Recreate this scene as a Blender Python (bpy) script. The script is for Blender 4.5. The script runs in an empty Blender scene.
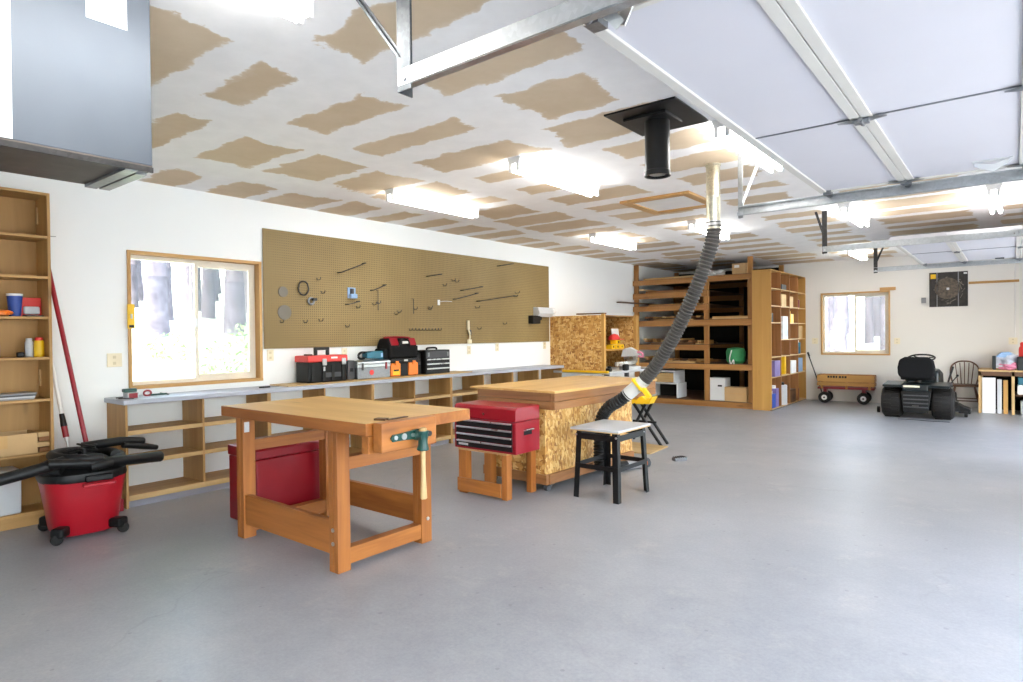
import bpy, bmesh, math, random
from mathutils import Vector, Matrix
random.seed(7)
PI = math.pi
S = bpy.context.scene
COL = S.collection

# ---------------------------------------------------------------- mesh builder
class MB:
    def __init__(self):
        self.v, self.f, self.m, self.cur = [], [], [], 0
    def mat(self, i):
        self.cur = i; return self
    def add(self, vs, fs):
        n = len(self.v); self.v += [tuple(p) for p in vs]
        for f in fs:
            self.f.append([n + i for i in f]); self.m.append(self.cur)
        return self
    def box(self, x0, x1, y0, y1, z0, z1):
        vs = [(x, y, z) for z in (z0, z1) for y in (y0, y1) for x in (x0, x1)]
        return self.add(vs, [(0,2,3,1),(4,5,7,6),(0,1,5,4),(2,6,7,3),(0,4,6,2),(1,3,7,5)])
    def obox(self, c, d, rot=(0,0,0)):
        from mathutils import Euler
        R = Euler(rot).to_matrix(); c = Vector(c)
        vs = [c + R @ Vector((x*d[0]/2, y*d[1]/2, z*d[2]/2)) for z in (-1,1) for y in (-1,1) for x in (-1,1)]
        return self.add(vs, [(0,2,3,1),(4,5,7,6),(0,1,5,4),(2,6,7,3),(0,4,6,2),(1,3,7,5)])
    def beam(self, a, b, w, h, up=(0,0,1)):
        a, b = Vector(a), Vector(b); t = (b-a).normalized(); u = Vector(up)
        if abs(t.dot(u)) > .98: u = Vector((0,1,0))
        s = t.cross(u).normalized(); u = s.cross(t)
        vs = [p + s*i*w/2 + u*j*h/2 for p in (a,b) for j in (-1,1) for i in (-1,1)]
        return self.add(vs, [(0,1,3,2),(4,6,7,5),(0,4,5,1),(2,3,7,6),(0,2,6,4),(1,5,7,3)])
    def taper(self, a, b, wa, wb):
        a, b = Vector(a), Vector(b)
        vs = [p + Vector((i*w/2, j*w/2, 0)) for p, w in ((a,wa),(b,wb)) for j in (-1,1) for i in (-1,1)]
        return self.add(vs, [(0,1,3,2),(4,6,7,5),(0,4,5,1),(2,3,7,6),(0,2,6,4),(1,5,7,3)])
    def ring(self, c, t, r, n, ref):
        t = Vector(t).normalized(); s = t.cross(ref)
        if s.length < 1e-4: s = t.cross(Vector((1,.3,.2)))
        s.normalize(); u = s.cross(t)
        return [Vector(c) + (s*math.cos(k*2*PI/n) + u*math.sin(k*2*PI/n))*r for k in range(n)]
    def tube(self, pts, r, n=12, cap=True, closed=False, ref=(0,0,1)):
        pts = [Vector(p) for p in pts]; N = len(pts); ref = Vector(ref)
        rs = r if isinstance(r, (list, tuple)) else [r]*N
        vs, fs = [], []
        for i, p in enumerate(pts):
            if closed: t = pts[(i+1) % N] - pts[i-1]
            else: t = pts[min(i+1,N-1)] - pts[max(i-1,0)]
            if t.length < 1e-7: t = pts[-1]-pts[0]
            vs += self.ring(p, t, rs[i], n, ref)
        for i in range(N if closed else N-1):
            j = (i+1) % N
            for k in range(n):
                fs.append((i*n+k, i*n+(k+1) % n, j*n+(k+1) % n, j*n+k))
        if cap and not closed:
            fs.append(tuple(range(n-1,-1,-1))); fs.append(tuple((N-1)*n+k for k in range(n)))
        return self.add(vs, fs)
    def cyl(self, a, b, r0, r1=None, n=20):
        return self.tube([a, b], [r0, r0 if r1 is None else r1], n, ref=(0.13,0.91,0.4))
    def lathe(self, prof, c=(0,0,0), n=24, axis='z'):
        vs, fs = [], []
        for r, z in prof:
            for k in range(n):
                a = k*2*PI/n; x, y = r*math.cos(a), r*math.sin(a)
                p = {'z': (x,y,z), 'x': (z,x,y), 'y': (y,z,x)}[axis]
                vs.append((c[0]+p[0], c[1]+p[1], c[2]+p[2]))
        for i in range(len(prof)-1):
            for k in range(n):
                fs.append((i*n+k, i*n+(k+1) % n, (i+1)*n+(k+1) % n, (i+1)*n+k))
        fs.append(tuple(range(n-1,-1,-1))); fs.append(tuple((len(prof)-1)*n+k for k in range(n)))
        return self.add(vs, fs)
    def prism(self, poly, a0, a1, axis='y'):
        n = len(poly)
        def P(u, v, a): return {'y': (u,a,v), 'x': (a,u,v), 'z': (u,v,a)}[axis]
        vs = [P(u,v,a0) for u, v in poly] + [P(u,v,a1) for u, v in poly]
        fs = [tuple(range(n-1,-1,-1)), tuple(range(n,2*n))] + [(k,(k+1) % n,n+(k+1) % n,n+k) for k in range(n)]
        return self.add(vs, fs)
    def blob(self, c, d, seed=0, amp=.15, sub=2, e=1.0):
        bm = bmesh.new(); bmesh.ops.create_icosphere(bm, subdivisions=sub, radius=1)
        rnd = random.Random(seed); ph = [rnd.uniform(0,6) for _ in range(6)]
        vs = []
        for v in bm.verts:
            p = v.co
            q = [math.copysign(abs(a)**e, a) for a in p]
            k = 1 + amp*(math.sin(3*p.x+ph[0])*math.sin(4*p.y+ph[1]) + .6*math.sin(7*p.z+ph[2]+3*p.x) + .4*math.sin(9*p.y+ph[3]))
            vs.append((c[0]+q[0]*d[0]*k, c[1]+q[1]*d[1]*k, c[2]+q[2]*d[2]*k))
        fs = [[v.index for v in f.verts] for f in bm.faces]; bm.free()
        return self.add(vs, fs)
    def build(self, name, mats, parent=None, bevel=0, smooth=False, label=None, seg=2):
        me = bpy.data.meshes.new(name); me.from_pydata(self.v, [], self.f)
        mats = mats if isinstance(mats, (list, tuple)) else [mats]
        for m in mats: me.materials.append(m)
        for p, i in zip(me.polygons, self.m): p.material_index = min(i, len(mats)-1)
        bm = bmesh.new(); bm.from_mesh(me); bmesh.ops.recalc_face_normals(bm, faces=bm.faces); bm.to_mesh(me); bm.free()
        if smooth:
            for p in me.polygons: p.use_smooth = True
            me.set_sharp_from_angle(angle=math.radians(38))
        o = bpy.data.objects.new(name, me); COL.objects.link(o)
        if parent: o.parent = parent
        if bevel:
            b = o.modifiers.new('b', 'BEVEL'); b.width = bevel; b.segments = seg; b.limit_method = 'ANGLE'; b.angle_limit = math.radians(40)
        if label: o['label'] = label
        return o

def tag(o, label=None, cat=None, group=None, kind=None):
    if label: o['label'] = label
    if cat: o['category'] = cat
    if group: o['group'] = group
    if kind: o['kind'] = kind
    return o
def thing(name, label, cat, loc=(0,0,0), rz=0, group=None):
    o = bpy.data.objects.new(name, None); COL.objects.link(o); o.empty_display_size = .1
    o.location = loc; o.rotation_euler = (0,0,rz)
    return tag(o, label, cat, group)
def struct(o): o['kind'] = 'structure'; return o
def copy_tree(o, parent=None):
    c = o.copy(); COL.objects.link(c); c.parent = parent
    for ch in list(o.children): copy_tree(ch, c)
    return c
def BX(*a): return MB().box(*a)
def spline(pts, n=10):
    P = [Vector(p) for p in pts]; P = [P[0]*2-P[1]] + P + [P[-1]*2-P[-2]]; out = []
    for i in range(1, len(P)-2):
        for k in range(n):
            t = k/n; a, b, c, d = P[i-1:i+3]
            out.append(.5*((2*b)+(c-a)*t+(2*a-5*b+4*c-d)*t*t+(3*b-a-3*c+d)*t**3))
    out.append(P[-2]); return out

# ---------------------------------------------------------------- materials
def lin(h):
    h = h.lstrip('#'); c = [int(h[i:i+2], 16)/255 for i in (0,2,4)]
    return tuple(x/12.92 if x <= .04045 else ((x+.055)/1.055)**2.4 for x in c) + (1,)
class NT:
    def __init__(self, name):
        self.m = bpy.data.materials.new(name); self.m.use_nodes = True; self.t = self.m.node_tree
        self.b = self.t.nodes['Principled BSDF']
    def n(self, kind, **kw):
        x = self.t.nodes.new('ShaderNode'+kind)
        for k, v in kw.items():
            if k.startswith('_'): setattr(x, k[1:], v)
            else: x.inputs[k.replace('__',' ')].default_value = v
        return x
    def l(self, a, b): self.t.links.new(a, b)
    def coord(self, scale=(1,1,1), rot=(0,0,0), kind='Object'):
        tc = self.n('TexCoord'); mp = self.n('Mapping'); mp.inputs['Scale'].default_value = scale; mp.inputs['Rotation'].default_value = rot
        self.l(tc.outputs[kind], mp.inputs['Vector']); return mp.outputs['Vector']
    def ramp(self, fac, stops, interp='LINEAR'):
        r = self.n('ValToRGB'); r.color_ramp.interpolation = interp
        e = r.color_ramp.elements
        while len(e) < len(stops): e.new(.5)
        for x, (p, c) in zip(e, stops): x.position = p; x.color = c
        self.l(fac, r.inputs['Fac']); return r.outputs['Color']
    def math(self, op, a, b=None, c=None):
        x = self.n('Math', _operation=op)
        for i, v in enumerate((a, b, c)):
            if v is None: continue
            if isinstance(v, (int, float)): x.inputs[i].default_value = v
            else: self.l(v, x.inputs[i])
        return x.outputs[0]
    def mix(self, fac, a, b, bt='MIX'):
        x = self.n('Mix', _data_type='RGBA', _blend_type=bt)
        for s, v in ((0, fac), (6, a), (7, b)):
            if isinstance(v, (int, float, tuple)): x.inputs[s].default_value = v
            else: self.l(v, x.inputs[s])
        return x.outputs[2]
    def bump(self, h, strength=.2, dist=.01):
        x = self.n('Bump', Strength=strength, Distance=dist); self.l(h, x.inputs['Height']); self.l(x.outputs[0], self.b.inputs['Normal'])
    def fin(self, col=None, rough=.5, metal=0, spec=.5):
        if col is not None:
            if isinstance(col, tuple): self.b.inputs['Base Color'].default_value = col
            else: self.l(col, self.b.inputs['Base Color'])
        if isinstance(rough, (int, float)): self.b.inputs['Roughness'].default_value = rough
        else: self.l(rough, self.b.inputs['Roughness'])
        self.b.inputs['Metallic'].default_value = metal; self.b.inputs['Specular IOR Level'].default_value = spec
        return self.m

def plain(name, h, rough=.5, metal=0, var=.08, scale=6, spec=.5, bump=0):
    N = NT(name); c = lin(h); v = N.coord((scale,)*3)
    no = N.n('TexNoise', Scale=1.0, Detail=4.0); N.l(v, no.inputs['Vector'])
    d = tuple(x*(1-var) for x in c[:3])+(1,); e = tuple(min(1, x*(1+var)) for x in c[:3])+(1,)
    col = N.ramp(no.outputs['Fac'], [(.3, d), (.7, e)])
    if bump:
        n2 = N.n('TexNoise', Scale=40.0, Detail=3.0); N.l(v, n2.inputs['Vector']); N.bump(n2.outputs['Fac'], bump, .004)
    return N.fin(col, rough, metal, spec)

def wood(name, h, h2, axis='x', scale=1.0, rough=.5, knots=True):
    N = NT(name); s = {'x': (.9,14,14), 'y': (14,.9,14), 'z': (14,14,.9)}[axis]
    v = N.coord(tuple(q*scale for q in s))
    n1 = N.n('TexNoise', Scale=1.0, Detail=5.0, Roughness=.6, Distortion=.6); N.l(v, n1.inputs['Vector'])
    v2 = N.coord(tuple(q*scale*.22 for q in s)); n2 = N.n('TexNoise', Scale=1.0, Detail=2.0); N.l(v2, n2.inputs['Vector'])
    f = N.math('ADD', N.math('MULTIPLY', n1.outputs['Fac'], .6), N.math('MULTIPLY', n2.outputs['Fac'], .4))
    col = N.ramp(f, [(.32, lin(h2)), (.5, tuple((a+b)/2 for a, b in zip(lin(h), lin(h2)))), (.66, lin(h))])
    if knots:
        vk = N.coord({'x': (1.3,5,5), 'y': (5,1.3,5), 'z': (5,5,1.3)}[axis]); vo = N.n('TexVoronoi', Scale=1.0); N.l(vk, vo.inputs['Vector'])
        k = N.ramp(vo.outputs['Distance'], [(.03, (1,1,1,1)), (.13, (0,0,0,1))])
        dark = tuple(x*.35 for x in lin(h2)[:3])+(1,)
        col = N.mix(N.math('MULTIPLY', k, .55), col, dark)
    N.bump(n1.outputs['Fac'], .08, .003)
    return N.fin(col, rough)
W = {}
def shade(h, k): return '#'+''.join('%02x' % int(int(h[i:i+2],16)*k) for i in (1,3,5))
def wd(kind, axis):
    k = kind+axis
    if k not in W:
        a = {'pine': ('#cda265','#b08248',1.0), 'fir': ('#c27a35','#91501d',1.0), 'top': ('#e8bf78','#d3a157',1.0), 'lumber': ('#b27c48','#86552d',1.0),
             'light': ('#dcbd88','#c49c60',1.0), 'rack': ('#c08a4c','#96632f',1.0), 'yellow': ('#d2a257','#bd8a42',.6), 'dark': ('#6e4a2c','#4c301b',1.0),
             'ply': ('#c4985a','#ac7e43',.5), 'trim': ('#d9ad6f','#c08c4b',1.0), 'chair': ('#6b4529','#4a2d18',1.0)}[kind]
        W[k] = wood('wood_'+kind+'_'+axis, shade(a[0],.95), shade(a[1],.90), axis, a[2], .45 if kind in ('fir','top') else .55)
    return W[k]

def osb_mat():
    N = NT('oriented_strand_board'); tc = N.n('TexCoord')
    no = N.n('TexNoise', Scale=9.0, Detail=2.0); N.l(tc.outputs['Object'], no.inputs['Vector'])
    ad = N.n('VectorMath', _operation='MULTIPLY_ADD'); N.l(no.outputs['Color'], ad.inputs[0]); ad.inputs[1].default_value = (.05,.05,.05); N.l(tc.outputs['Object'], ad.inputs[2])
    cols = []
    for rot, sc in (((.4,.5,.3), (46,46,12)), ((.9,-.5,.4), (16,48,34))):
        mp = N.n('Mapping'); mp.inputs['Scale'].default_value = sc; mp.inputs['Rotation'].default_value = rot; N.l(ad.outputs[0], mp.inputs['Vector'])
        vo = N.n('TexVoronoi', Scale=1.0); N.l(mp.outputs[0], vo.inputs['Vector']); cols.append(vo)
    sel = N.math('GREATER_THAN', cols[0].outputs['Distance'], .42)
    f = N.n('Mix', _data_type='RGBA'); N.l(sel, f.inputs[0]); N.l(cols[0].outputs['Color'], f.inputs[6]); N.l(cols[1].outputs['Color'], f.inputs[7])
    bw = N.n('SeparateColor'); N.l(f.outputs[2], bw.inputs[0])
    col = N.ramp(bw.outputs[0], [(0, lin('#8f5f29')), (.2, lin('#b57e3c')), (.55, lin('#cc9a51')), (.85, lin('#dfba78'))])
    N.bump(bw.outputs[0], .15, .003)
    return N.fin(col, .55)

def wall_mat(name, h):
    N = NT(name); v = N.coord((1,1,1)); a = N.n('TexNoise', Scale=.8, Detail=3.0); N.l(v, a.inputs['Vector'])
    c = lin(h); col = N.ramp(a.outputs['Fac'], [(.3, tuple(x*.97 for x in c[:3])+(1,)), (.7, c)])
    b = N.n('TexNoise', Scale=120.0, Detail=2.0); N.l(v, b.inputs['Vector']); N.bump(b.outputs['Fac'], .06, .002)
    return N.fin(col, .75, 0, .3)

def floor_mat():
    N = NT('painted_concrete'); v = N.coord((1,1,1))
    a = N.n('TexNoise', Scale=.55, Detail=6.0, Roughness=.6); N.l(v, a.inputs['Vector'])
    b = N.n('TexNoise', Scale=7.0, Detail=6.0, Roughness=.7); N.l(v, b.inputs['Vector'])
    f = N.math('ADD', N.math('MULTIPLY', a.outputs['Fac'], .6), N.math('MULTIPLY', b.outputs['Fac'], .4))
    col = N.ramp(f, [(.36, lin('#888a8e')), (.5, lin('#97989b')), (.64, lin('#a5a5a6'))])
    # worn pale scuffs
    w = N.n('TexNoise', Scale=2.3, Detail=8.0, Roughness=.75); N.l(v, w.inputs['Vector'])
    wm = N.ramp(w.outputs['Fac'], [(.56, (0,0,0,1)), (.70, (1,1,1,1))]); col = N.mix(N.math('MULTIPLY', wm, .38), col, lin('#b9b4ac'))
    g1 = N.n('TexNoise', Scale=55.0, Detail=5.0, Roughness=.8); N.l(v, g1.inputs['Vector']); col = N.mix(.5, col, N.ramp(g1.outputs['Fac'], [(.35, (.36,.36,.37,1)), (.65, (.62,.62,.62,1))]), 'SOFT_LIGHT')
    sv = N.n('TexVoronoi', Scale=9.0); N.l(v, sv.inputs['Vector']); sc = N.n('SeparateColor'); N.l(sv.outputs['Color'], sc.inputs[0])
    sp = N.math('MULTIPLY', N.math('LESS_THAN', sv.outputs['Distance'], .10), N.math('GREATER_THAN', sc.outputs[0], .72)); col = N.mix(N.math('MULTIPLY', sp, .35), col, lin('#67656a'))
    # hairline cracks, only in patches
    nd = N.n('TexNoise', Scale=2.5, Detail=5.0); N.l(v, nd.inputs['Vector'])
    ad = N.n('VectorMath', _operation='MULTIPLY_ADD'); N.l(nd.outputs['Color'], ad.inputs[0]); ad.inputs[1].default_value = (.5,.5,0); N.l(v, ad.inputs[2])
    vo = N.n('TexVoronoi', _feature='DISTANCE_TO_EDGE', Scale=.62); N.l(ad.outputs[0], vo.inputs['Vector'])
    cr = N.ramp(vo.outputs['Distance'], [(.0015, (1,1,1,1)), (.005, (0,0,0,1))])
    mk = N.n('TexNoise', Scale=.45, Detail=1.0); N.l(v, mk.inputs['Vector']); mm = N.ramp(mk.outputs['Fac'], [(.5, (0,0,0,1)), (.6, (1,1,1,1))])
    col = N.mix(N.math('MULTIPLY', N.math('MULTIPLY', cr, mm), .35), col, lin('#77757a'))
    N.bump(b.outputs['Fac'], .05, .004)
    ro = N.ramp(b.outputs['Fac'], [(.3, (.30,)*3+(1,)), (.7, (.48,)*3+(1,))])
    return N.fin(col, ro, 0, .5)

def ceiling_mat():
    N = NT('taped_drywall'); tc = N.n('TexCoord')
    n1 = N.n('TexNoise', Scale=1.9, Detail=6.0, Roughness=.66); N.l(tc.outputs['Object'], n1.inputs['Vector'])
    n2 = N.n('TexNoise', Scale=5.5, Detail=4.0, Roughness=.6); N.l(tc.outputs['Object'], n2.inputs['Vector'])
    s = N.n('SeparateXYZ'); N.l(tc.outputs['Object'], s.inputs[0])
    def cell(x, off, per):
        q = N.math('DIVIDE', N.math('ADD', x, off), per); return N.math('FRACT', q), N.math('FLOOR', q)
    fx, ix = cell(s.outputs[0], 3.895+12.2, 1.22)
    wc = N.n('TexWhiteNoise', _noise_dimensions='1D'); N.l(ix, wc.inputs['W'])
    fy, iy = cell(N.math('MULTIPLY_ADD', wc.outputs['Value'], .16, s.outputs[1]), -1.63+12.2, .61)
    # per-cell random reach of the mud
    cv = N.n('CombineXYZ'); N.l(ix, cv.inputs[0]); N.l(iy, cv.inputs[1]); wn = N.n('TexWhiteNoise', _noise_dimensions='2D'); N.l(cv.outputs[0], wn.inputs['Vector'])
    rs = N.n('SeparateColor'); N.l(wn.outputs['Color'], rs.inputs[0])
    # distance to the cell border in metres
    dx = N.math('MULTIPLY', N.math('MINIMUM', fx, N.math('SUBTRACT', 1.0, fx)), 1.22)
    dy = N.math('MULTIPLY', N.math('MINIMUM', fy, N.math('SUBTRACT', 1.0, fy)), .61)
    jx = N.math('MULTIPLY_ADD', n1.outputs['Fac'], .50, -.25); jy = N.math('MULTIPLY_ADD', n2.outputs['Fac'], .30, -.15)
    ex = N.math('ADD', N.math('ADD', dx, jx), N.math('MULTIPLY_ADD', rs.outputs[0], .26, -.15))
    ey = N.math('ADD', N.math('ADD', dy, N.math('MULTIPLY', jy, .55)), N.math('ADD', N.math('MULTIPLY', jx, .22), N.math('MULTIPLY_ADD', rs.outputs[1], .16, -.08)))
    e = N.math('MINIMUM', N.math('SUBTRACT', ex, .17), N.math('SUBTRACT', ey, .12))
    k = N.ramp(N.math('MULTIPLY_ADD', e, 12.0, .5), [(.38, (0,0,0,1)), (.55, (.85,.85,.85,1)), (.8, (1,1,1,1))])
    bl = N.ramp(n1.outputs['Fac'], [(.35, lin('#c8b498')), (.7, lin('#d4c2a8'))])
    wh = N.ramp(n2.outputs['Fac'], [(.35, lin('#ecebea')), (.65, lin('#f2f1f0'))])
    col = N.mix(k, wh, bl)
    return N.fin(col, .85, 0, .2)

def pegboard_mat():
    N = NT('pegboard'); tc = N.n('TexCoord'); s = N.n('SeparateXYZ'); N.l(tc.outputs['Object'], s.inputs[0])
    def d(x): return N.math('SUBTRACT', N.math('FRACT', N.math('DIVIDE', x, .0254)), .5)
    a, b = d(s.outputs[1]), d(s.outputs[2])
    r = N.math('SQRT', N.math('ADD', N.math('MULTIPLY', a, a), N.math('MULTIPLY', b, b)))
    hole = N.ramp(r, [(.17, (1,1,1,1)), (.22, (0,0,0,1))])
    no = N.n('TexNoise', Scale=1.1, Detail=5.0); N.l(tc.outputs['Object'], no.inputs['Vector'])
    base = N.ramp(no.outputs['Fac'], [(.3, lin('#846e42')), (.7, lin('#957f51'))])
    col = N.mix(hole, base, lin('#4c4028'))
    return N.fin(col, .6)

def metal(name, h, rough=.35, var=.1, scale=5, aniso=False):
    N = NT(name); v = N.coord((scale,)*3); no = N.n('TexNoise', Scale=1.0, Detail=4.0); N.l(v, no.inputs['Vector'])
    vo = N.n('TexVoronoi', Scale=9.0); N.l(v, vo.inputs['Vector']); c = lin(h)
    sp = N.n('SeparateColor'); N.l(vo.outputs['Color'], sp.inputs[0])
    f = N.math('ADD', N.math('MULTIPLY', no.outputs['Fac'], .7), N.math('MULTIPLY', sp.outputs[0], .3))
    col = N.ramp(f, [(.3, tuple(x*(1-var) for x in c[:3])+(1,)), (.7, tuple(min(1,x*(1+var)) for x in c[:3])+(1,))])
    ro = N.ramp(no.outputs['Fac'], [(.3, (rough*.8,)*3+(1,)), (.7, (min(1,rough*1.25),)*3+(1,))])
    return N.fin(col, ro, 1.0)

def glow(name, col, st):
    N = NT(name); N.b.inputs['Base Color'].default_value = (.9,.9,.9,1); N.b.inputs['Emission Color'].default_value = col; N.b.inputs['Emission Strength'].default_value = st; return N.m

def glass_mat():
    m = bpy.data.materials.new('window_glass'); m.use_nodes = True; t = m.node_tree; t.nodes.clear()
    o = t.nodes.new('ShaderNodeOutputMaterial'); x = t.nodes.new('ShaderNodeMixShader'); a = t.nodes.new('ShaderNodeBsdfTransparent'); g = t.nodes.new('ShaderNodeBsdfGlossy')
    fr = t.nodes.new('ShaderNodeFresnel'); fr.inputs['IOR'].default_value = 1.25; g.inputs['Roughness'].default_value = .02; a.inputs['Color'].default_value = (.97,.985,.98,1)
    for p, q in ((fr.outputs[0], x.inputs[0]), (a.outputs[0], x.inputs[1]), (g.outputs[0], x.inputs[2]), (x.outputs[0], o.inputs[0])): t.links.new(p, q)
    return m

def screen_mat():
    m = bpy.data.materials.new('insect_screen'); m.use_nodes = True; t = m.node_tree; t.nodes.clear()
    o = t.nodes.new('ShaderNodeOutputMaterial'); x = t.nodes.new('ShaderNodeMixShader'); a = t.nodes.new('ShaderNodeBsdfTransparent'); g = t.nodes.new('ShaderNodeBsdfDiffuse')
    g.inputs['Color'].default_value = (.25,.27,.27,1); x.inputs[0].default_value = .28
    for p, q in ((a.outputs[0], x.inputs[1]), (g.outputs[0], x.inputs[2]), (x.outputs[0], o.inputs[0])): t.links.new(p, q)
    return m
SCREEN = screen_mat()

def sheet():
    N = NT('sheet_metal'); v = N.coord((1.3,1.3,.8)); a = N.n('TexNoise', Scale=1.6, Detail=3.0); N.l(v, a.inputs['Vector'])
    col = N.ramp(a.outputs['Fac'], [(.3, lin('#5f656d')), (.7, lin('#70767e'))]); N.bump(a.outputs['Fac'], .25, .03)
    return N.fin(col, N.ramp(a.outputs['Fac'], [(.3, (.55,)*3+(1,)), (.7, (.65,)*3+(1,))]), .85)
M = dict(
 white=plain('white_paint','#e9e8e6',.45,0,.03), vinyl=plain('cream_vinyl','#e4dccb',.4,0,.03), ivory=plain('ivory_plastic','#e6dcc0',.4,0,.03), ivory2=plain('aged_ivory_plastic','#cfc3a2',.4,0,.03),
 black=plain('black_plastic','#0c0c0d',.45,0,.15,6,.35), blackm=plain('black_painted_metal','#0d0d0e',.4,0,.12,6,.4), rubber=plain('black_rubber','#171412',.7,0,.15,20,.4,.3),
 red=plain('red_plastic','#a51020',.33,0,.06), redm=plain('red_enamel','#920d1e',.28,0,.06), chest=plain('dark_red_enamel','#860a1a',.33,0,.06),
 redbr=plain('bright_red_plastic','#df3a34',.4,0,.05), orange=plain('orange_plastic','#f08128',.4,0,.05), yellow=plain('yellow_plastic','#f2c21c',.4,0,.05),
 grey=plain('grey_plastic','#8b8b8d',.5,0,.07), dgrey=plain('dark_grey_plastic','#45464a',.5,0,.1), lgrey=plain('light_grey_plastic','#c3c5c7',.5,0,.05),
 worktop=plain('grey_painted_worktop','#a9adb8',.4,0,.05,3), kick=plain('grey_painted_board','#9696a0',.5,0,.06),
 teal=plain('teal_plastic','#256a80',.4,0,.08), green=plain('green_fabric','#2f8a55',.6,0,.12), discs=plain('grey_abrasive','#77726a',.8,0,.1), dgreen=plain('dark_green_cast_iron','#14463f',.35,0,.12),
 blue=plain('blue_print','#25489b',.45,0,.1), lblue=plain('pale_blue_print','#8fb0d6',.5,0,.1), purple=plain('violet_print','#7a6aa0',.5,0,.12),
 card=plain('cardboard','#c6a272',.75,0,.06), paper=plain('white_paper','#eeeeec',.7,0,.03), fabric=plain('black_canvas','#0b0b0d',.85,0,.2,30,.3,.3),
 navy=plain('dark_blue_green_enamel','#0b1619',.35,0,.15), maroon=plain('maroon_enamel','#7d1822',.35,0,.1), stool=plain('grey_laminate','#b9bdc2',.35,0,.04),
 clear=plain('milky_plastic','#c9ccd0',.35,0,.05), hose=plain('black_hose','#131314',.5,0,.15,6,.4), dust=plain('charcoal_flex_hose','#3d3a37',.5,0,.12),
 galv=metal('galvanised_steel','#b9bdc0',.34,.1,6), zinc=metal('zinc_steel','#d5d6d6',.3,.06,8), steel=metal('dull_steel','#8f9194',.4,.12,8), hang=metal('grey_strap_steel','#6f7376',.5,.15,8), darkst=metal('dark_steel','#4d4c4c',.45,.15,8),
 chrome=metal('chrome','#dcdcdc',.15,.03), duct=sheet(), ductu=metal('sheet_metal_underside','#6e6763',.5,.08,2),
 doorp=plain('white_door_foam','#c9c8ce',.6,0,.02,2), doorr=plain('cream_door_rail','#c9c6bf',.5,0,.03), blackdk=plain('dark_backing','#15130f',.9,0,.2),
 tube=glow('fluorescent_tube',(1,.985,.955,1),20.0), cabw=plain('white_melamine','#dfe1e4',.4,0,.03), insul=plain('silver_flex','#c9c9c6',.4,0,.05),
 vent=metal('dusty_galvanised','#c9c3b0',.38,.2,14), pink=plain('pink_plastic','#d986a0',.5,0,.1), shirt=plain('printed_plastic_bag','#bfc6d2',.5,0,.25,14),
 tan=plain('tan_wood','#c99f63',.6,0,.08), bark=plain('pale_grey_bark','#5a555c',.9,0,.3,4,.2,.6), leaf=plain('bright_leaf','#7fa266',.7,0,.3,8,.2),
)
OSB = osb_mat(); WALL = wall_mat('white_wall_paint','#f2f5f5'); WALLB = wall_mat('cream_wall_paint','#e3e0da'); FLOOR = floor_mat(); CEIL = ceiling_mat(); PEG = pegboard_mat(); GLASS = glass_mat()

# ---------------------------------------------------------------- setting
XL, YB, XR, YF, H = -6.0, 13.7, 1.65, -2.8, 2.77
struct(BX(XL-.15, XR+.15, YF-.15, YB+.15, -.12, 0).build('floor', FLOOR))
struct(BX(XL-.15, XR+.15, YF-.15, YB+.15, H, H+.12).build('ceiling', CEIL))
wy0, wy1, wz0, wz1 = 2.172, 3.405, .945, 2.145
m = MB(); a, b = XL-.14, XL
m.box(a,b,YF,wy0,0,H); m.box(a,b,wy1,YB,0,H); m.box(a,b,wy0,wy1,0,wz0); m.box(a,b,wy0,wy1,wz1,H)
struct(m.build('wall_left', WALL))
vx0, vx1, vz0, vz1 = -3.005, -1.812, .918, 2.132
m = MB(); a, b = YB, YB+.14
m.box(XL-.14,vx0,a,b,0,H); m.box(vx1,XR+.14,a,b,0,H); m.box(vx0,vx1,a,b,0,vz0); m.box(vx0,vx1,a,b,vz1,H)
struct(m.build('wall_back', WALLB))
OPEN = [(-2.3,.75),(1.72,4.80),(8.0,11.1)]  # first opening is out of view, added to let fill light onto near things
m = MB(); y = YF
for q0, q1 in OPEN: m.box(XR,XR+.15,y,q0,0,H); m.box(XR,XR+.15,q0,q1,2.16,H); y = q1
m.box(XR,XR+.15,y,YB,0,H)
struct(m.build('wall_right', WALL))
struct(BX(XL-.14,XR+.15,YF-.14,YF,0,H).build('wall_front', WALL))

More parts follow.
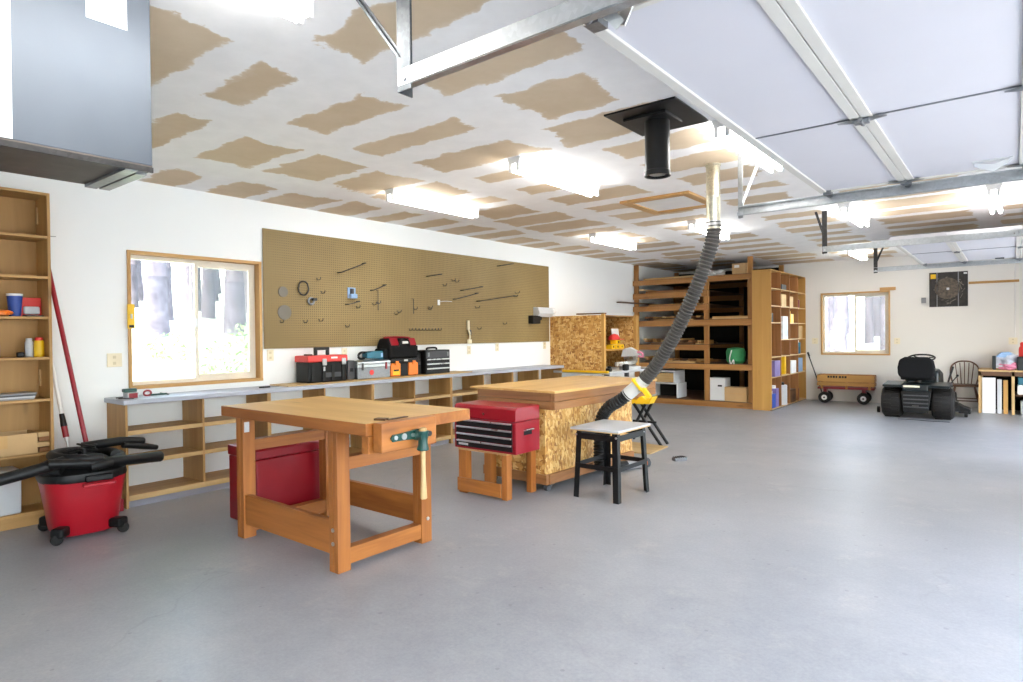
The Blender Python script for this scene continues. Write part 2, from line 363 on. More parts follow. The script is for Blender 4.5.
def window(name, origin, axis, w, h, label):
    """local: u along wall, v up, depth t outwards"""
    def bx(mb, u0,u1,t0,t1,v0,v1):
        if axis == 'y': mb.box(-t1,-t0,u0,u1,v0,v1)
        else: mb.box(u0,u1,t0,t1,v0,v1)
    r = bpy.data.objects.new(name, None); COL.objects.link(r); r.location = origin; r['kind'] = 'structure'; r['label'] = label
    g = 'trim'
    m = MB(); j = .022   # wood jamb liner, proud of the wall by 12 mm
    bx(m,-j*.2,j,-.015,.14,0,h); bx(m,w-j,w+j*.2,-.015,.14,0,h); m.build('side_jamb', wd(g,'z'), r)
    m = MB(); bx(m,-j*.2,w+j*.2,-.018,.14,h-j,h+j*.3); m.build('head_jamb', wd(g,axis), r)
    m = MB(); bx(m,-j*.2,w+j*.2,-.018,.14,-j*.3,j); m.build('sill_board', wd(g,axis), r)
    f = .035; t0, t1 = .075, .135; u0, u1, v0, v1 = j, w-j, j, h-j; mid = (u0+u1)/2
    m = MB(); bx(m,u0,u0+f,t0,t1,v0,v1); bx(m,u1-f,u1,t0,t1,v0,v1); bx(m,u0+f,u1-f,t0,t1,v0,v0+f); bx(m,u0+f,u1-f,t0,t1,v1-f,v1)
    m.build('vinyl_frame', M['vinyl'], r, .003)
    m = MB(); s = .032; a0, a1 = mid-.012, u1-f; t0, t1 = .07, .1   # sliding sash on the right
    bx(m,a0,a0+s,t0,t1,v0+f,v1-f); bx(m,a1-s,a1,t0,t1,v0+f,v1-f); bx(m,a0+s,a1-s,t0,t1,v0+f,v0+f+s); bx(m,a0+s,a1-s,t0,t1,v1-f-s,v1-f)
    sash = m.build('sliding_sash', M['vinyl'], r, .003)
    m = MB(); bx(m,a0+.004,a0+.02,.055,.07,h*.45,h*.52); m.build('latch', M['white'], sash)
    m = MB(); bx(m,a0+s,a1-s,.083,.087,v0+f+s,v1-f-s); m.build('pane', GLASS, r)
    m = MB(); bx(m,a0+.004,u1-.004,.136,.138,v0+.004,v1-.004); m.build('insect_screen', SCREEN, r)
    m = MB(); bx(m,u0+f,a0+.005,.108,.112,v0+f,v1-f); m.build('pane', GLASS, r)
    return r
window('window_1', (XL, wy0, wz0), 'y', wy1-wy0, wz1-wz0, 'wood trimmed sliding window over the grey shelf counter')
window('window_2', (vx0, YB, vz0), 'x', vx1-vx0, vz1-vz0, 'wood trimmed sliding window above the wooden wagon')

# outside ground, rising to a wooded slope
def hgt(x, y):
    d = max(0, -7.5-x); e = max(0, y-15.5)
    return -.13 + .16*min(d,30) + .10*min(e,30) + .12*math.sin(x*.7+y*.4)*min(1,(d+e)/4)
vs, fs, n = [], [], 44
for i in range(n+1):
    for j in range(n+1):
        x, y = -40+62*i/n, -22+70*j/n
        z = hgt(x, y)
        vs.append((x, y, z))
for i in range(n):
    for j in range(n): fs.append((i*(n+1)+j, (i+1)*(n+1)+j, (i+1)*(n+1)+j+1, i*(n+1)+j+1))
N = NT('dry_grass_slope'); v = N.coord((1,1,1)); q = N.n('TexNoise', Scale=.9, Detail=8.0, Roughness=.75); N.l(v, q.inputs['Vector'])
gm = N.fin(N.ramp(q.outputs['Fac'], [(.3, lin('#7d8f6b')), (.48, lin('#a3ab92')), (.62, lin('#b9b7a8'))]), .95, 0, .1)
m = MB(); m.add(vs, fs); g = m.build('ground', gm, None, 0, True); struct(g); g['label'] = 'pale sunlit grass slope outside the windows'

o = struct(BX(XR+.15,16,-20,22,-.2,-.02).build('driveway', plain('pale_gravel_drive','#b2b4b0',.9,0,.12,3,.2))); o['label'] = 'pale gravel drive outside the open garage doors'
def tree(x, y, r, hh, label, grp, seed):
    z = hgt(x, y); t = thing('pine_tree', label, 'tree', (x,y,z-.1), 0, grp); rnd = random.Random(seed)
    pts = [(.10*math.sin(k*.7+seed)*k/8, .10*math.cos(k*.6+seed)*k/8, hh*k/8) for k in range(9)]
    m = MB(); m.tube(pts, [r*(1.15 if k == 0 else 1-.08*k) for k in range(9)], 14); m.build('trunk', M['bark'], t, 0, True)
    m = MB()
    for k in range(4):
        m.blob((rnd.uniform(-.2,.2), rnd.uniform(-.2,.2), hh*(.72+.09*k)), (.62-.1*k,.62-.1*k,.8), seed+k, .25, 2)
    m.build('crown', M['leaf'], t, 0, True)
sd = 0
for x, y, r in ((-17,5.6,.2),(-20,8.2,.26),(-17.5,7.0,.30),(-23,7.6,.22),(-20.5,9.8,.20),(-18,9.4,.30),(-16.5,9.9,.22),(-22,12,.36),(-27,10,.32),(-28,13.5,.3),(-26,15.5,.35),(-24.5,9.0,.2),(-25,11.3,.25),(-29.5,11.6,.3),(-22.5,10.3,.2),(-31,15,.4),(-24,13.6,.28),(-19.2,6.2,.16),(-21.4,6.6,.22),(-30,17.5,.4),(-27.2,17.2,.22),(-19.3,11.0,.24)):
    sd += 10; tree(x, y, r, 13, 'tall pine tree on the slope beyond the window over the counter', 'pines beyond the counter window', sd)
for x, y, r in ((-4.7,21,.16),(-3.9,20,.2),(-5.6,25,.24),(-4.1,27.5,.2),(-3.2,23,.12),(-6.3,30,.3),(-5.0,23.5,.13),(-4.0,25.4,.14),(-2.5,26.6,.18),(-5.4,28.5,.2)):
    sd += 10; tree(x, y, r, 13, 'tall pine tree beyond the window above the wagon', 'pines beyond the wagon window', sd)
# leafy shrubs seen through the right sash
for i, (x, y, s) in enumerate(((-11.5,5.9,.6),(-13,7.4,.8),(-14.4,6.0,.5))):
    m = MB(); rnd = random.Random(i+90); z = hgt(x, y)
    for k in range(420):
        a, bq, rr = rnd.uniform(0,6.28), rnd.uniform(0,1), rnd.uniform(.4,1)*s
        c = Vector((math.cos(a)*rr, math.sin(a)*rr, bq*s*1.3*(1.2-rr/s*.6)+.05)); d = Vector((rnd.uniform(-1,1),rnd.uniform(-1,1),rnd.uniform(-1,1)))*.05; e = Vector((rnd.uniform(-1,1),rnd.uniform(-1,1),rnd.uniform(-1,1)))*.035
        m.add([c-d, c+e, c+d, c-e], [(0,1,2,3)])
    o = m.build('leafy_shrub', M['leaf']); o.location = (x,y,z); tag(o, 'low bright green shrub on the slope outside the counter window', 'shrub', 'shrubs outside the counter window')

# ---------------------------------------------------------------- ceiling things
def light(x, y, label, grp='fluorescent strip lights on the ceiling', rz=0):
    t = thing('fluorescent_light', label, 'ceiling light', (x,y,H), rz, grp)
    L = 1.22
    m = MB(); m.prism([(-.065,0),(-.05,-.05),(.05,-.05),(.065,0)], 0, L, 'y'); m.build('housing', M['white'], t, .003)
    for s in (-.036, .036):
        MB().cyl((s,.035,-.088), (s,L-.035,-.088), .019, None, 14).build('tube', M['tube'], t, 0, True)
    for yy in (.012, L-.012):
        for s in (-.036, .036):
            MB().box(s-.013,s+.013,yy-.012,yy+.012,-.112,-.045).build('lamp_holder', M['white'], t, .003)
    return t
light(-4.60,3.92,'bare tube ceiling light over the toolboxes on the worktop')
light(-3.05,3.86,'bare tube ceiling light nearest left of the black flue pipe')
light(-1.48,4.06,'bare tube ceiling light along the edge of the near open garage door')
light(-4.55,7.50,'bare tube ceiling light along the left wall before the lumber rack')
light(-3.10,7.45,'bare tube ceiling light behind the galvanised dust pipe')
light(-1.43,7.58,'bare tube ceiling light between the two open garage doors')
light(-2.11,11.70,'bare tube ceiling light in front of the back wall, farthest of all')
light(-.14,7.60,'bare tube ceiling light seen lengthwise above the track of the near door')
light(-2.24,.27,'bare tube ceiling light next to the hanging sheet metal box')

# black flue with square plate
t = thing('stove_flue', 'black square ceiling plate with a stub of black flue pipe', 'flue pipe', (-1.785,3.755,H))
m = MB(); m.box(-.24,.24,-.265,.265,-.012,0); m.build('ceiling_plate', M['blackm'], t, .003)
BX(-.17,.12,-.14,.12,-.03,-.012).build('inner_plate', M['blackm'], t, .003)
m = MB(); m.lathe([(.079,-.03),(.079,-.345),(.083,-.35),(.083,-.38),(.073,-.38),(.073,-.35),(.073,-.1)], (0,0,0), 28); m.build('pipe', M['blackm'], t, 0, True)
m = MB(); m.lathe([(.055,-.368),(.066,-.355),(.066,-.30)], (0,0,0), 20); m.build('inner_liner', M['zinc'], t, 0, True)

# attic hatch
t = thing('attic_hatch', 'white attic hatch with a raw wood frame in the ceiling', 'hatch', (-2.85,6.29,H))
m = MB(); m.box(-.33,.33,-.36,.36,-.008,0); m.build('panel', M['white'], t)
for nm, q, ax in (('side_rail',(-.38,-.29,-.41,.41),'y'),('side_rail',(.29,.38,-.41,.41),'y'),('end_rail',(-.29,.29,-.41,-.32),'x'),('end_rail',(-.29,.29,.32,.41),'x')):
    BX(q[0],q[1],q[2],q[3],-.025,0).build(nm, wd('trim',ax), t, .002)

# sheet metal box hung from the ceiling at the left
t = thing('duct_box', 'large sheet metal heater box hung from the ceiling above the bookcase', 'heater box', (-2.94,.2,2.06))
X1, X0, Y0, Y1 = .215, -.24, -.75, .887
BX(X0,X1,Y0,Y1,.02,.705).build('casing', M['duct'], t, .004)
m = MB(); m.box(X0+.0,X1,Y0,Y1,0,.02); m.build('bottom_pan', M['ductu'], t, .002)
m = MB(); m.box(X0,X1-.004,Y1-.10,Y1-.055,-.012,0); m.box(X0+.004,X1-.05,Y1-.045,Y1-.005,-.012,0); m.build('bottom_seam', M['steel'], t)
BX(X1-.006,X1+.006,Y0,Y1,-.008,.012).build('bottom_lip', M['darkst'], t)
BX(X1,X1+.002,.66,.80,.535,.66).build('label_sheet', M['paper'], t, 0, False, 'white paper label')
BX(X1,X1+.003,-.1,.43,.022,.60).build('label_sheet', M['paper'], t, 0, False, 'large white sheet')
# ---- overhead garage doors
def garage_door(y0, y1, label):
    t = thing('overhead_door', label, 'garage door', (-1.06, y0, 2.362)); w = y1-y0; E_ = [0,.52,1.135,1.70,2.22]
    for k in range(4):
        x0 = E_[k]+.002; x1 = E_[k+1]-.002
        s = BX(x0,x1,0,w,0,.045).build('door_section', M['doorp'], t)
        for a0, a1 in ((x0,x0+.043),(x1-.043,x1)):
            BX(a0,a1,-.001,w+.001,-.012,0).build('section_rail', M['doorr'], s, .002)
        BX(x0+.043,x1-.043,w/2-.004,w/2+.004,-.006,0).build('centre_seam', M['steel'], s)
        for yy in (0,.022), (w-.022,w): BX(x0+.043,x1-.043,yy[0],yy[1],-.010,0).build('end_stile', M['doorr'], s)
    for k in range(1,4):
        for yy in (.02, w/2, w-.04):
            kx = E_[k]
            m = MB(); m.add([(kx-.10,yy-.012,-.014),(kx-.035,yy-.035,-.016),(kx+.035,yy-.035,-.016),(kx+.10,yy-.012,-.014),(kx+.10,yy+.012,-.014),(kx+.035,yy+.03,-.016),(kx-.035,yy+.03,-.016),(kx-.10,yy+.012,-.014)], [tuple(range(8))])
            m.cyl((kx,yy-.04,-.022),(kx,yy+.04,-.022),.011,None,10); m.box(kx-.03,kx+.03,yy-.02,yy+.02,-.03,-.014)
            m.build('hinge', M['steel'], t)
    for k in range(0,5):
        for yy, s in ((0,-1),(w,1)):
            xx = min(max(E_[k],.05),2.17)
            m = MB(); m.cyl((xx,yy-.03*s,-.02),(xx,yy+.06*s,-.02),.006,None,8); m.cyl((xx,yy+.045*s,-.02),(xx,yy+.065*s,-.02),.02,None,12)
            m.box(xx-.025,xx+.025,yy-.03,yy+.03,-.03,0)
            m.build('roller', M['steel'], t)
    return t
d1 = garage_door(1.70, 4.83, 'near white overhead garage door standing open under the ceiling')
d2 = garage_door(8.00, 11.06, 'far white overhead garage door standing open before the back wall')
m = MB(); m.prism([(0.0,-.01),(0,-.035),(.09,-.075),(.17,-.02),(.17,-.008),(.09,-.03)], 0, .012, 'y'); m.box(-.01,.18,-.002,.05,-.008,0)
o = m.build('lift_handle', M['lgrey'], d1, .002); o.location = (.885, 2.86, 0)
m = MB(); m.box(0,.1,0,.03,-.02,0); o = m.build('lift_handle', M['dgrey'], d2, .004); o.location = (.87, 2.86, 0)

def track(name, y, z, xa, label, face, grp='garage door tracks'):
    """C-shaped rail running along X from xa to the garage wall; face=+1 opens towards +Y"""
    t = thing(name, label, 'door track', (xa, y, z), 0, grp); L = XR-.42-xa; s = face
    m = MB()
    m.box(0,L,min(0,-.004*s),max(0,-.004*s),0,.062); m.box(0,L,min(0,.035*s),max(0,.035*s),-.003,0); m.box(0,L,min(0,.028*s),max(0,.028*s),.062,.065)
    m.box(0,L,min(.032*s,.035*s),max(.032*s,.035*s),0,.018)
    m.build('rail', M['galv'], t, .001)
    # the bend and the upright part beside the opening
    pts = [(L,0,.03)] + [(L+.36*math.sin(a),0,.03-.36*(1-math.cos(a))) for a in [PI/2*k/8 for k in range(1,9)]] + [(L+.36,0,.02-z+.03)]
    m = MB(); m.tube(pts, .026, 6, ref=(0,1,0)); m.build('bend', M['galv'], t)
    return t
def hanger(t, mat, dz, bx, brace=True, off=0.0, w=.032):
    m = MB(); m.box(-.004,w,off-.003,off+.003,-.02,dz); m.box(-.004,.002,off,off+w,-.02,dz)
    h = m.build('hanger_angle', mat, t)
    m = MB(); m.cyl((w*.5,off-.01,.02),(w*.5,off+.012,.02),.009,None,8); m.build('bolt', M['zinc'], h)
    if brace:
        m = MB(); m.beam((bx[0],off+bx[2],dz),(.012,off+.004,bx[1]),.026,.004,(0,1,0)); m.beam((bx[0],off+bx[2],dz),(.012,off+.004,bx[1]),.004,.024,(0,1,0)); m.build('hanger_brace', mat, t)
tA = track('door_track', 1.60, 2.322, -1.815, 'pale galvanised track hung in front of the near garage door', 1)
hanger(tA, M['hang'], H-2.322, (-.26,.11,.0), w=.07)
o = MB().beam((.84,.05,.06),(.90,.08,-.02),.035,.008,(0,1,0)).beam((.90,.08,-.02),(.93,.09,.05),.035,.008,(0,1,0)).build('roller_bracket', M['zinc'], tA)
tB = track('door_track', 4.915, 2.285, -1.66, 'blue grey galvanised track along the far side of the near garage door', -1)
hanger(tB, M['galv'], H-2.285, (.06,.06,.32))
tC = track('door_track', 7.93, 2.298, -1.72, 'pale track on a black hanger at the near side of the far garage door', 1)
hanger(tC, M['darkst'], H-2.298, (-.07,.20,.0), w=.05)
tD = track('door_track', 11.17, 2.298, -1.69, 'thin grey track closest to the back wall, hung on black straps', -1)
hanger(tD, M['darkst'], H-2.298-.06, (.12,.10,.12), w=.05)
t = thing('ceiling_angle', 'long shiny perforated steel angle fixed across the ceiling above the farthest track', 'steel angle', (-1.70,11.0,H))
MB().box(0,3.0,0,.06,-.004,0).box(0,3.0,.0,.004,-.075,0).build('angle', M['zinc'], t)
for x in (.62, 1.55): BX(x,x+.04,-.012,0,-.10,-.0).build('bracket', M['blackm'], t)

# ---- dust collection pipe and hose
t = thing('dust_pipe', 'galvanised dust pipe coming straight down out of the ceiling', 'dust pipe', (-1.935,5.11,H))
m = MB(); m.lathe([(.056,0),(.056,-.26),(.059,-.265),(.059,-.275),(.056,-.28),(.056,-.54)], (0,0,0), 24); m.build('pipe', M['vent'], t, 0, True)
m = MB(); m.lathe([(.064,0),(.064,-.012),(.057,-.02)], (0,0,0), 24); m.build('ceiling_ring', M['vent'], t, 0, True)
hose_pts = [(-1.935,5.11,2.30),(-1.936,5.11,2.2),(-1.965,5.10,2.06),(-2.085,5.09,1.74),(-2.285,5.12,1.37),(-2.48,5.15,1.09),(-2.605,5.15,.945)]
def ribbed(pts, r, pitch, amp, n=14):
    P = spline(pts, 24); L = [0]
    for a, b in zip(P, P[1:]): L.append(L[-1]+(b-a).length)
    K = int(L[-1]/pitch*4); out, rs, j = [], [], 0
    for k in range(K+1):
        d = L[-1]*k/K
        while j < len(L)-2 and L[j+1] < d: j += 1
        f = (d-L[j])/max(1e-9, L[j+1]-L[j]); out.append(P[j].lerp(P[j+1], f)); rs.append(r + (amp if k % 4 in (1,2) else -amp))
    return out, rs
t = thing('dust_hose', 'ribbed charcoal dust hose sweeping down from the ceiling pipe to the benches', 'hose', (0,0,0))
p, r = ribbed(hose_pts, .057, .030, .005); MB().tube(p, r, 16, ref=(.3,1,.2)).build('upper_hose', M['dust'], t, 0, True)
MB().tube([(-1.935,5.11,2.30),(-1.935,5.11,2.25)], .0605, 20, ref=(0,1,0)).build('hose_clamp', M['zinc'], t, 0, True)
a, b = Vector((-2.59,5.15,.96)), Vector((-2.76,5.12,.815))
MB().tube([a,b], .06, 20, ref=(0,1,0)).build('sleeve', M['insul'], t, 0, True, 'silver connector sleeve')
d = (b-a).normalized(); c = a.lerp(b,.3)
m = MB(); m.beam(c-d*.012, c+d*.012, .15, .14); m.beam(c-d*.02+Vector((.06,.0,-.06)), c+d*.02+Vector((.06,.0,-.06)), .05, .14); m.build('blast_gate', M['yellow'], t, .006, False, 'yellow blast gate')
p, r = ribbed([(-2.74,5.12,.83),(-2.82,5.11,.765),(-2.93,5.11,.70),(-3.01,5.11,.60),(-3.035,5.11,.48),(-3.04,5.11,.3),(-3.04,5.11,.10)], .055, .03, .005); MB().tube(p, r, 16, ref=(.3,1,.2)).build('lower_hose', M['hose'], t, 0, True)

# ---------------------------------------------------------------- left wall: bookcase and what stands there
t = thing('bookcase', 'tall pine bookcase in the near left corner holding boxes and cans', 'bookcase', (-5.99,.62,0))
DW, BW, BH = .285, .92, 2.49
P_ = wd('pine','z')
BX(0,DW,BW-.02,BW,0,BH).build('side_panel', P_, t, .002); BX(0,DW,0,.02,0,BH).build('side_panel', P_, t, .002)
BX(0,DW,.02,BW-.02,BH-.02,BH).build('top_panel', wd('pine','y'), t, .002)
BX(0,.008,.02,BW-.02,.1,BH-.02).build('back_panel', wd('ply','z'), t)
SZ = [2.165,1.86,1.555,1.25,.935,.53,.10]
for z in SZ: BX(.008,DW-.004,.02,BW-.02,z-.02,z).build('shelf', wd('pine','y'), t, .002)
BX(DW-.02,DW,.02,BW-.02,0,.08).build('base_board', wd('pine','y'), t, .002)
for z in (2.28,1.02): BX(.05,.07,BW-.03,BW-.02,z,z+.13).build('shelf_cleat', wd('light','z'), t)
XS = -5.99
def can(name, x, y, z, r, h, mats, label, cat, cap=None):
    t = thing(name, label, cat, (x,y,z))
    MB().lathe([(r*.96,0),(r,.004),(r,h*.9),(r*.9,h)], (0,0,0), 20).build('body', mats, t, 0, True)
    if cap: MB().lathe([(r*.8,h),(r*.8,h*1.16),(r*.6,h*1.2)], (0,0,0), 16).build('cap', cap, t, 0, True)
    return t
t = thing('drink_tub', 'blue tapered tub with white rim on the bookcase', 'tub', (-5.84,1.345,1.555))
MB().lathe([(.036,.001),(.048,.155)], (0,0,0), 20).build('cup', M['blue'], t, 0, True); MB().lathe([(.051,.155),(.051,.172),(.045,.172)], (0,0,0), 20).build('lid', M['white'], t, 0, True)
t = thing('retail_package', 'red and clear blister package leaning beside the blue tub', 'package', (-5.87,1.44,1.555))
MB().obox((0,0,.075),(.02,.15,.145),(0,-.1,0)).build('card', M['redbr'], t, .002); MB().obox((.022,.01,.05),(.03,.10,.06),(0,-.1,0)).build('blister', M['clear'], t, .01)
o = MB().blob((0,0,.025),(.05,.11,.027),3,.2).build('orange_bag', M['orange'], None, 0, True); o.location = (-5.82,1.23,1.557); tag(o,'crumpled orange bag on the bookcase shelf with the blue tub','bag')
o = MB().obox((0,0,.006),(.06,.12,.012),(0,0,.3)).build('pencil_case', M['dgrey'], None, .004); o.location = (-5.77,1.44,1.555); tag(o,'flat dark pouch lying before the red package','pouch')
can('glue_bottle',-5.82,1.485,1.25,.033,.125,[M['yellow']],'yellow bottle with red cap on the bookcase','bottle',M['redbr'])
can('spray_can',-5.83,1.425,1.25,.026,.12,[M['lgrey']],'silver spray can beside the yellow bottle','can',M['lgrey'])
o = MB().obox((0,0,.02),(.05,.045,.04)).build('tape_measure', M['black'], None, .01); o.location = (-5.80,1.365,1.25); tag(o,'small black tape measure beside the silver can','tape measure')
can('paint_bottle',-5.82,1.215,1.25,.032,.11,[M['blue']],'blue bottle at the far end from the yellow bottle on its shelf','bottle',M['yellow'])
for k in range(4):
    o = MB().obox((0,0,.006),(.19,.23,.012),(0,0,.08*(k-1.5))).build('sandpaper_pack', [M['grey'],M['lgrey'],M['dgrey'],M['grey']][k], None); o.location = (-5.86,1.33,.935+.012*k)
    tag(o,'flat grey sheet pack in the low pile on the bookcase','sheet pack','grey sheet packs on the bookcase')
t = thing('cardboard_box', 'open cardboard box on the low bookcase shelf behind the vacuum hose', 'box', (-5.845,1.20,.53))
m = MB(); m.box(-.125,.125,-.24,.24,0,.004); m.box(.121,.125,-.24,.24,0,.155); m.box(-.125,-.121,-.24,.24,0,.155); m.box(-.121,.121,-.24,-.236,0,.155); m.box(-.121,.121,.236,.24,0,.155); m.build('carton', M['card'], t)
BX(.125,.1265,.0,.06,.06,.155).build('packing_tape', M['tan'], t)
for k, (y, z, a) in enumerate(((1.492,.53,.1),(1.488,.57,-.15),(1.484,.61,.25),(1.490,.645,-.05))):
    o = MB().obox((0,0,.018),(.17,.075,.034)).build('wood_block', wd('light' if k % 2 else 'lumber','x'), None, .002); o.location = (-5.83,y,z); o.rotation_euler = (0,0,a*.4)
    tag(o,'small sawn wood block stacked beside the open cardboard box','wood block','wood blocks beside the cardboard box')
t = thing('storage_bin', 'milky plastic bin on the bottom bookcase shelf', 'bin', (-5.845,1.15,.10))
MB().prism([(-.11,0),(.11,0),(.125,.30),(-.125,.30)], -.2, .19, 'y').build('tub', M['clear'], t, .01); BX(-.13,.13,-.205,.195,.30,.32).build('lid', M['white'], t, .006)
o = MB().cyl((0,0,0),(.08,.03,.0),.004,.002,8).build('long_nail', M['steel'], None); o.location = (-5.9,1.541,2.19); o.rotation_euler=(0,0,.9); tag(o,'long nail sticking out of the bookcase side','nail')

# poles
t = thing('broom', 'red handled broom leaning on the wall behind the vacuum', 'broom', (-5.55,1.85,.0))
a, b = Vector((-.02,-.06,.1)), Vector((-.415,-.275,2.05))
MB().cyl(a,b,.017,None,14).build('handle', M['redm'], t, 0, True); MB().obox((0,-.05,.06),(.05,.3,.1)).build('brush_head', M['redm'], t, .01)
t = thing('extension_pole', 'white extension pole with black and red grip leaning by the bookcase', 'pole', (-5.66,1.70,0))
a, b = Vector((0,0,0)), Vector((-.30,-.13,1.40)); f = lambda q: a.lerp(b,q)
MB().cyl(a,f(.47),.010,None,12).build('lower_tube', M['zinc'], t, 0, True); MB().cyl(f(.42),b,.014,None,12).build('upper_tube', M['white'], t, 0, True)
MB().cyl(f(.44),f(.50),.021,None,14).build('lower_grip', M['redm'], t, 0, True); MB().cyl(f(.50),f(.57),.023,.017,14).build('upper_grip', M['black'], t, 0, True)

# ---- shop vacuum
t = thing('shop_vacuum', 'red and black shop vacuum with coiled hose in front of the bookcase', 'vacuum', (-5.22,1.575,0), math.radians(-6))
m = MB(); sec = [(.18,.18,.025),(.20,.20,.05),(.235,.23,.30),(.255,.245,.405)]; n = 32; vs = []; fs = []
def sup(a, rx, ry, e=.62): c, s = math.cos(a), math.sin(a); return (math.copysign(abs(c)**e, c)*rx, math.copysign(abs(s)**e, s)*ry)
for ry, rx, z in [(q[0],q[1],q[2]) for q in sec]:
    for k in range(n): x, y = sup(2*PI*k/n, rx, ry); vs.append((x,y,z))
for i in range(len(sec)-1):
    for k in range(n): fs.append((i*n+k,i*n+(k+1)%n,(i+1)*n+(k+1)%n,(i+1)*n+k))
fs += [tuple(range(n-1,-1,-1)), tuple((len(sec)-1)*n+k for k in range(n))]
m.add(vs, fs); m.build('drum', M['red'], t, 0, True)
m = MB(); vs = []; fs = []; sec = [(.258,.25,.40),(.265,.255,.42),(.258,.25,.455),(.19,.21,.49),(.15,.17,.53),(.09,.11,.55)]
for ry, rx, z in sec:
    for k in range(n): x, y = sup(2*PI*k/n, rx, ry, .7); vs.append((x,y,z))
for i in range(len(sec)-1):
    for k in range(n): fs.append((i*n+k,i*n+(k+1)%n,(i+1)*n+(k+1)%n,(i+1)*n+k))
fs += [tuple(range(n-1,-1,-1)), tuple((len(sec)-1)*n+k for k in range(n))]
m.add(vs, fs); m.build('motor_lid', M['black'], t, 0, True)
m = MB(); m.obox((.255,.05,.42),(.05,.17,.045)); m.build('latch_handle', M['black'], t, .012)
m = MB(); m.obox((.262,.05,.375),(.03,.2,.025)); m.build('drum_grip', M['red'], t, .008)
m = MB(); m.tube([(-.08,0,.54),(-.06,0,.59),(.06,0,.59),(.08,0,.54)], .014, 10); m.build('carry_handle', M['black'], t, 0, True)
for sx in (-1,1):
    for sy in (-1,1):
        f = MB().obox((sx*.205,sy*.17,.075),(.10,.085,.07),(0,0,sx*sy*.7)).build('caster_foot', M['black'], t, .018)
        m = MB(); m.cyl((sx*.23-.016,sy*.195,.036),(sx*.23+.016,sy*.195,.036),.036,None,18); m.build('caster_wheel', M['rubber'], f, .004)
def loop(c, rx, ry, z, a0, a1, k=26, tilt=0): return [(c[0]+rx*math.cos(a0+(a1-a0)*i/k), c[1]+ry*math.sin(a0+(a1-a0)*i/k), z+tilt*math.sin(a0+(a1-a0)*i/k*1.0)) for i in range(k+1)]
MB().tube(loop((0,0),.25,.235,.50,0,5.6,40,.02), .034, 12).build('hose_coil', M['hose'], t, 0, True)
MB().tube(loop((.02,.01),.21,.19,.555,1.2,6.6,36,-.015), .032, 12).build('hose_coil', M['hose'], t, 0, True)
Ri = Matrix.Rotation(-math.radians(-6), 3, 'Z'); base = Vector((-5.22,1.575,0))
def loc(p): return Ri @ (Vector(p)-base)
MB().tube([loc(q) for q in spline([(-4.93,.40,.44),(-4.98,.7,.46),(-5.02,1.0,.485),(-5.03,1.25,.52),(-5.05,1.42,.55)],8)], .038, 14).build('hose_length', M['hose'], t, 0, True)
MB().tube([loc(q) for q in ((-5.02,1.32,.55),(-4.98,1.55,.525),(-5.02,1.82,.50),(-5.12,2.06,.475))], [.032,.034,.036,.040], 14).build('wand', M['black'], t, 0, True)
MB().tube([loc(q) for q in ((-5.3,1.6,.60),(-5.30,1.85,.605),(-5.36,2.03,.575))], [.03,.033,.03], 14).build('wand', M['black'], t, 0, True)
MB().tube([loc(q) for q in ((-5.28,1.86,.575),(-5.32,2.04,.535),(-5.36,2.13,.51))], [.022,.024,.02], 12).build('nozzle', M['black'], t, 0, True)
rnd = random.Random(5)
MB().tube(spline([(rnd.uniform(-.12,.12),rnd.uniform(-.11,.11),.575+rnd.uniform(0,.045)) for _ in range(9)],8), .006, 6).build('power_cord', M['black'], t, 0, True)

# ---- level on the window jamb
t = thing('spirit_level', 'short yellow spirit level hung on the window jamb', 'level', (-5.975,2.182,1.575))
BX(0,.022,-.027,.027,-.105,.105).build('body', M['yellow'], t, .003); MB().cyl((.023,0,-.02),(.023,0,.02),.008,None,10).build('vial', M['clear'], t); BX(.022,.024,-.02,.02,-.098,-.075).build('end_mark', M['black'], t)

# ---- outlets
def outlet(loc, axis, label, mat='ivory', w=.072, h=.116, sw=False):
    t = thing('wall_outlet' if not sw else 'light_switch', label, 'outlet' if not sw else 'switch', loc)
    def bx(u0,u1,t0,t1,v0,v1): return BX(t0,t1,u0,u1,v0,v1) if axis == 'y' else BX(u0,u1,-t1,-t0,v0,v1)
    bx(-w/2,w/2,0,.006,-h/2,h/2).build('cover_plate', M[mat], t, .002)
    for z in ((.026,-.026) if not sw else (0,)): bx(-.012,.012,.006,.009,z-.012,z+.012).build('socket' if not sw else 'rocker', M['ivory2'], t, .002)
    return t
outlet((XL,2.06,1.20),'y','ivory outlet plate left of the counter window above the counter end', w=.115)
outlet((XL,3.50,1.195),'y','ivory outlet plate under the near end of the pegboard')
outlet((XL,4.42,1.19),'y','ivory outlet plate behind the metal toolbox')
outlet((XL,6.53,1.17),'y','ivory outlet plate with a white plug under the pegboard cord')
outlet((XL,7.15,1.195),'y','ivory outlet plate second from the far end of the pegboard')
outlet((XL,8.36,1.20),'y','ivory outlet plate beside the strand board cabinet')
outlet((-3.12,YB,1.187),'x','ivory outlet plate between cubby shelf and back window', w=.11)
outlet((-1.70,YB,1.183),'x','ivory outlet plate right of the back window', w=.10)
outlet((0.0,YB,1.18),'x','ivory outlet plate above the right hand bench', w=.12)
o = BX(-.035,.035,-.05,0,-.05,.05).build('junction_box', M['grey'], None, .004); o.location = (-1.275,YB,1.925); tag(o,'small grey junction box beside the dark poster','junction box')

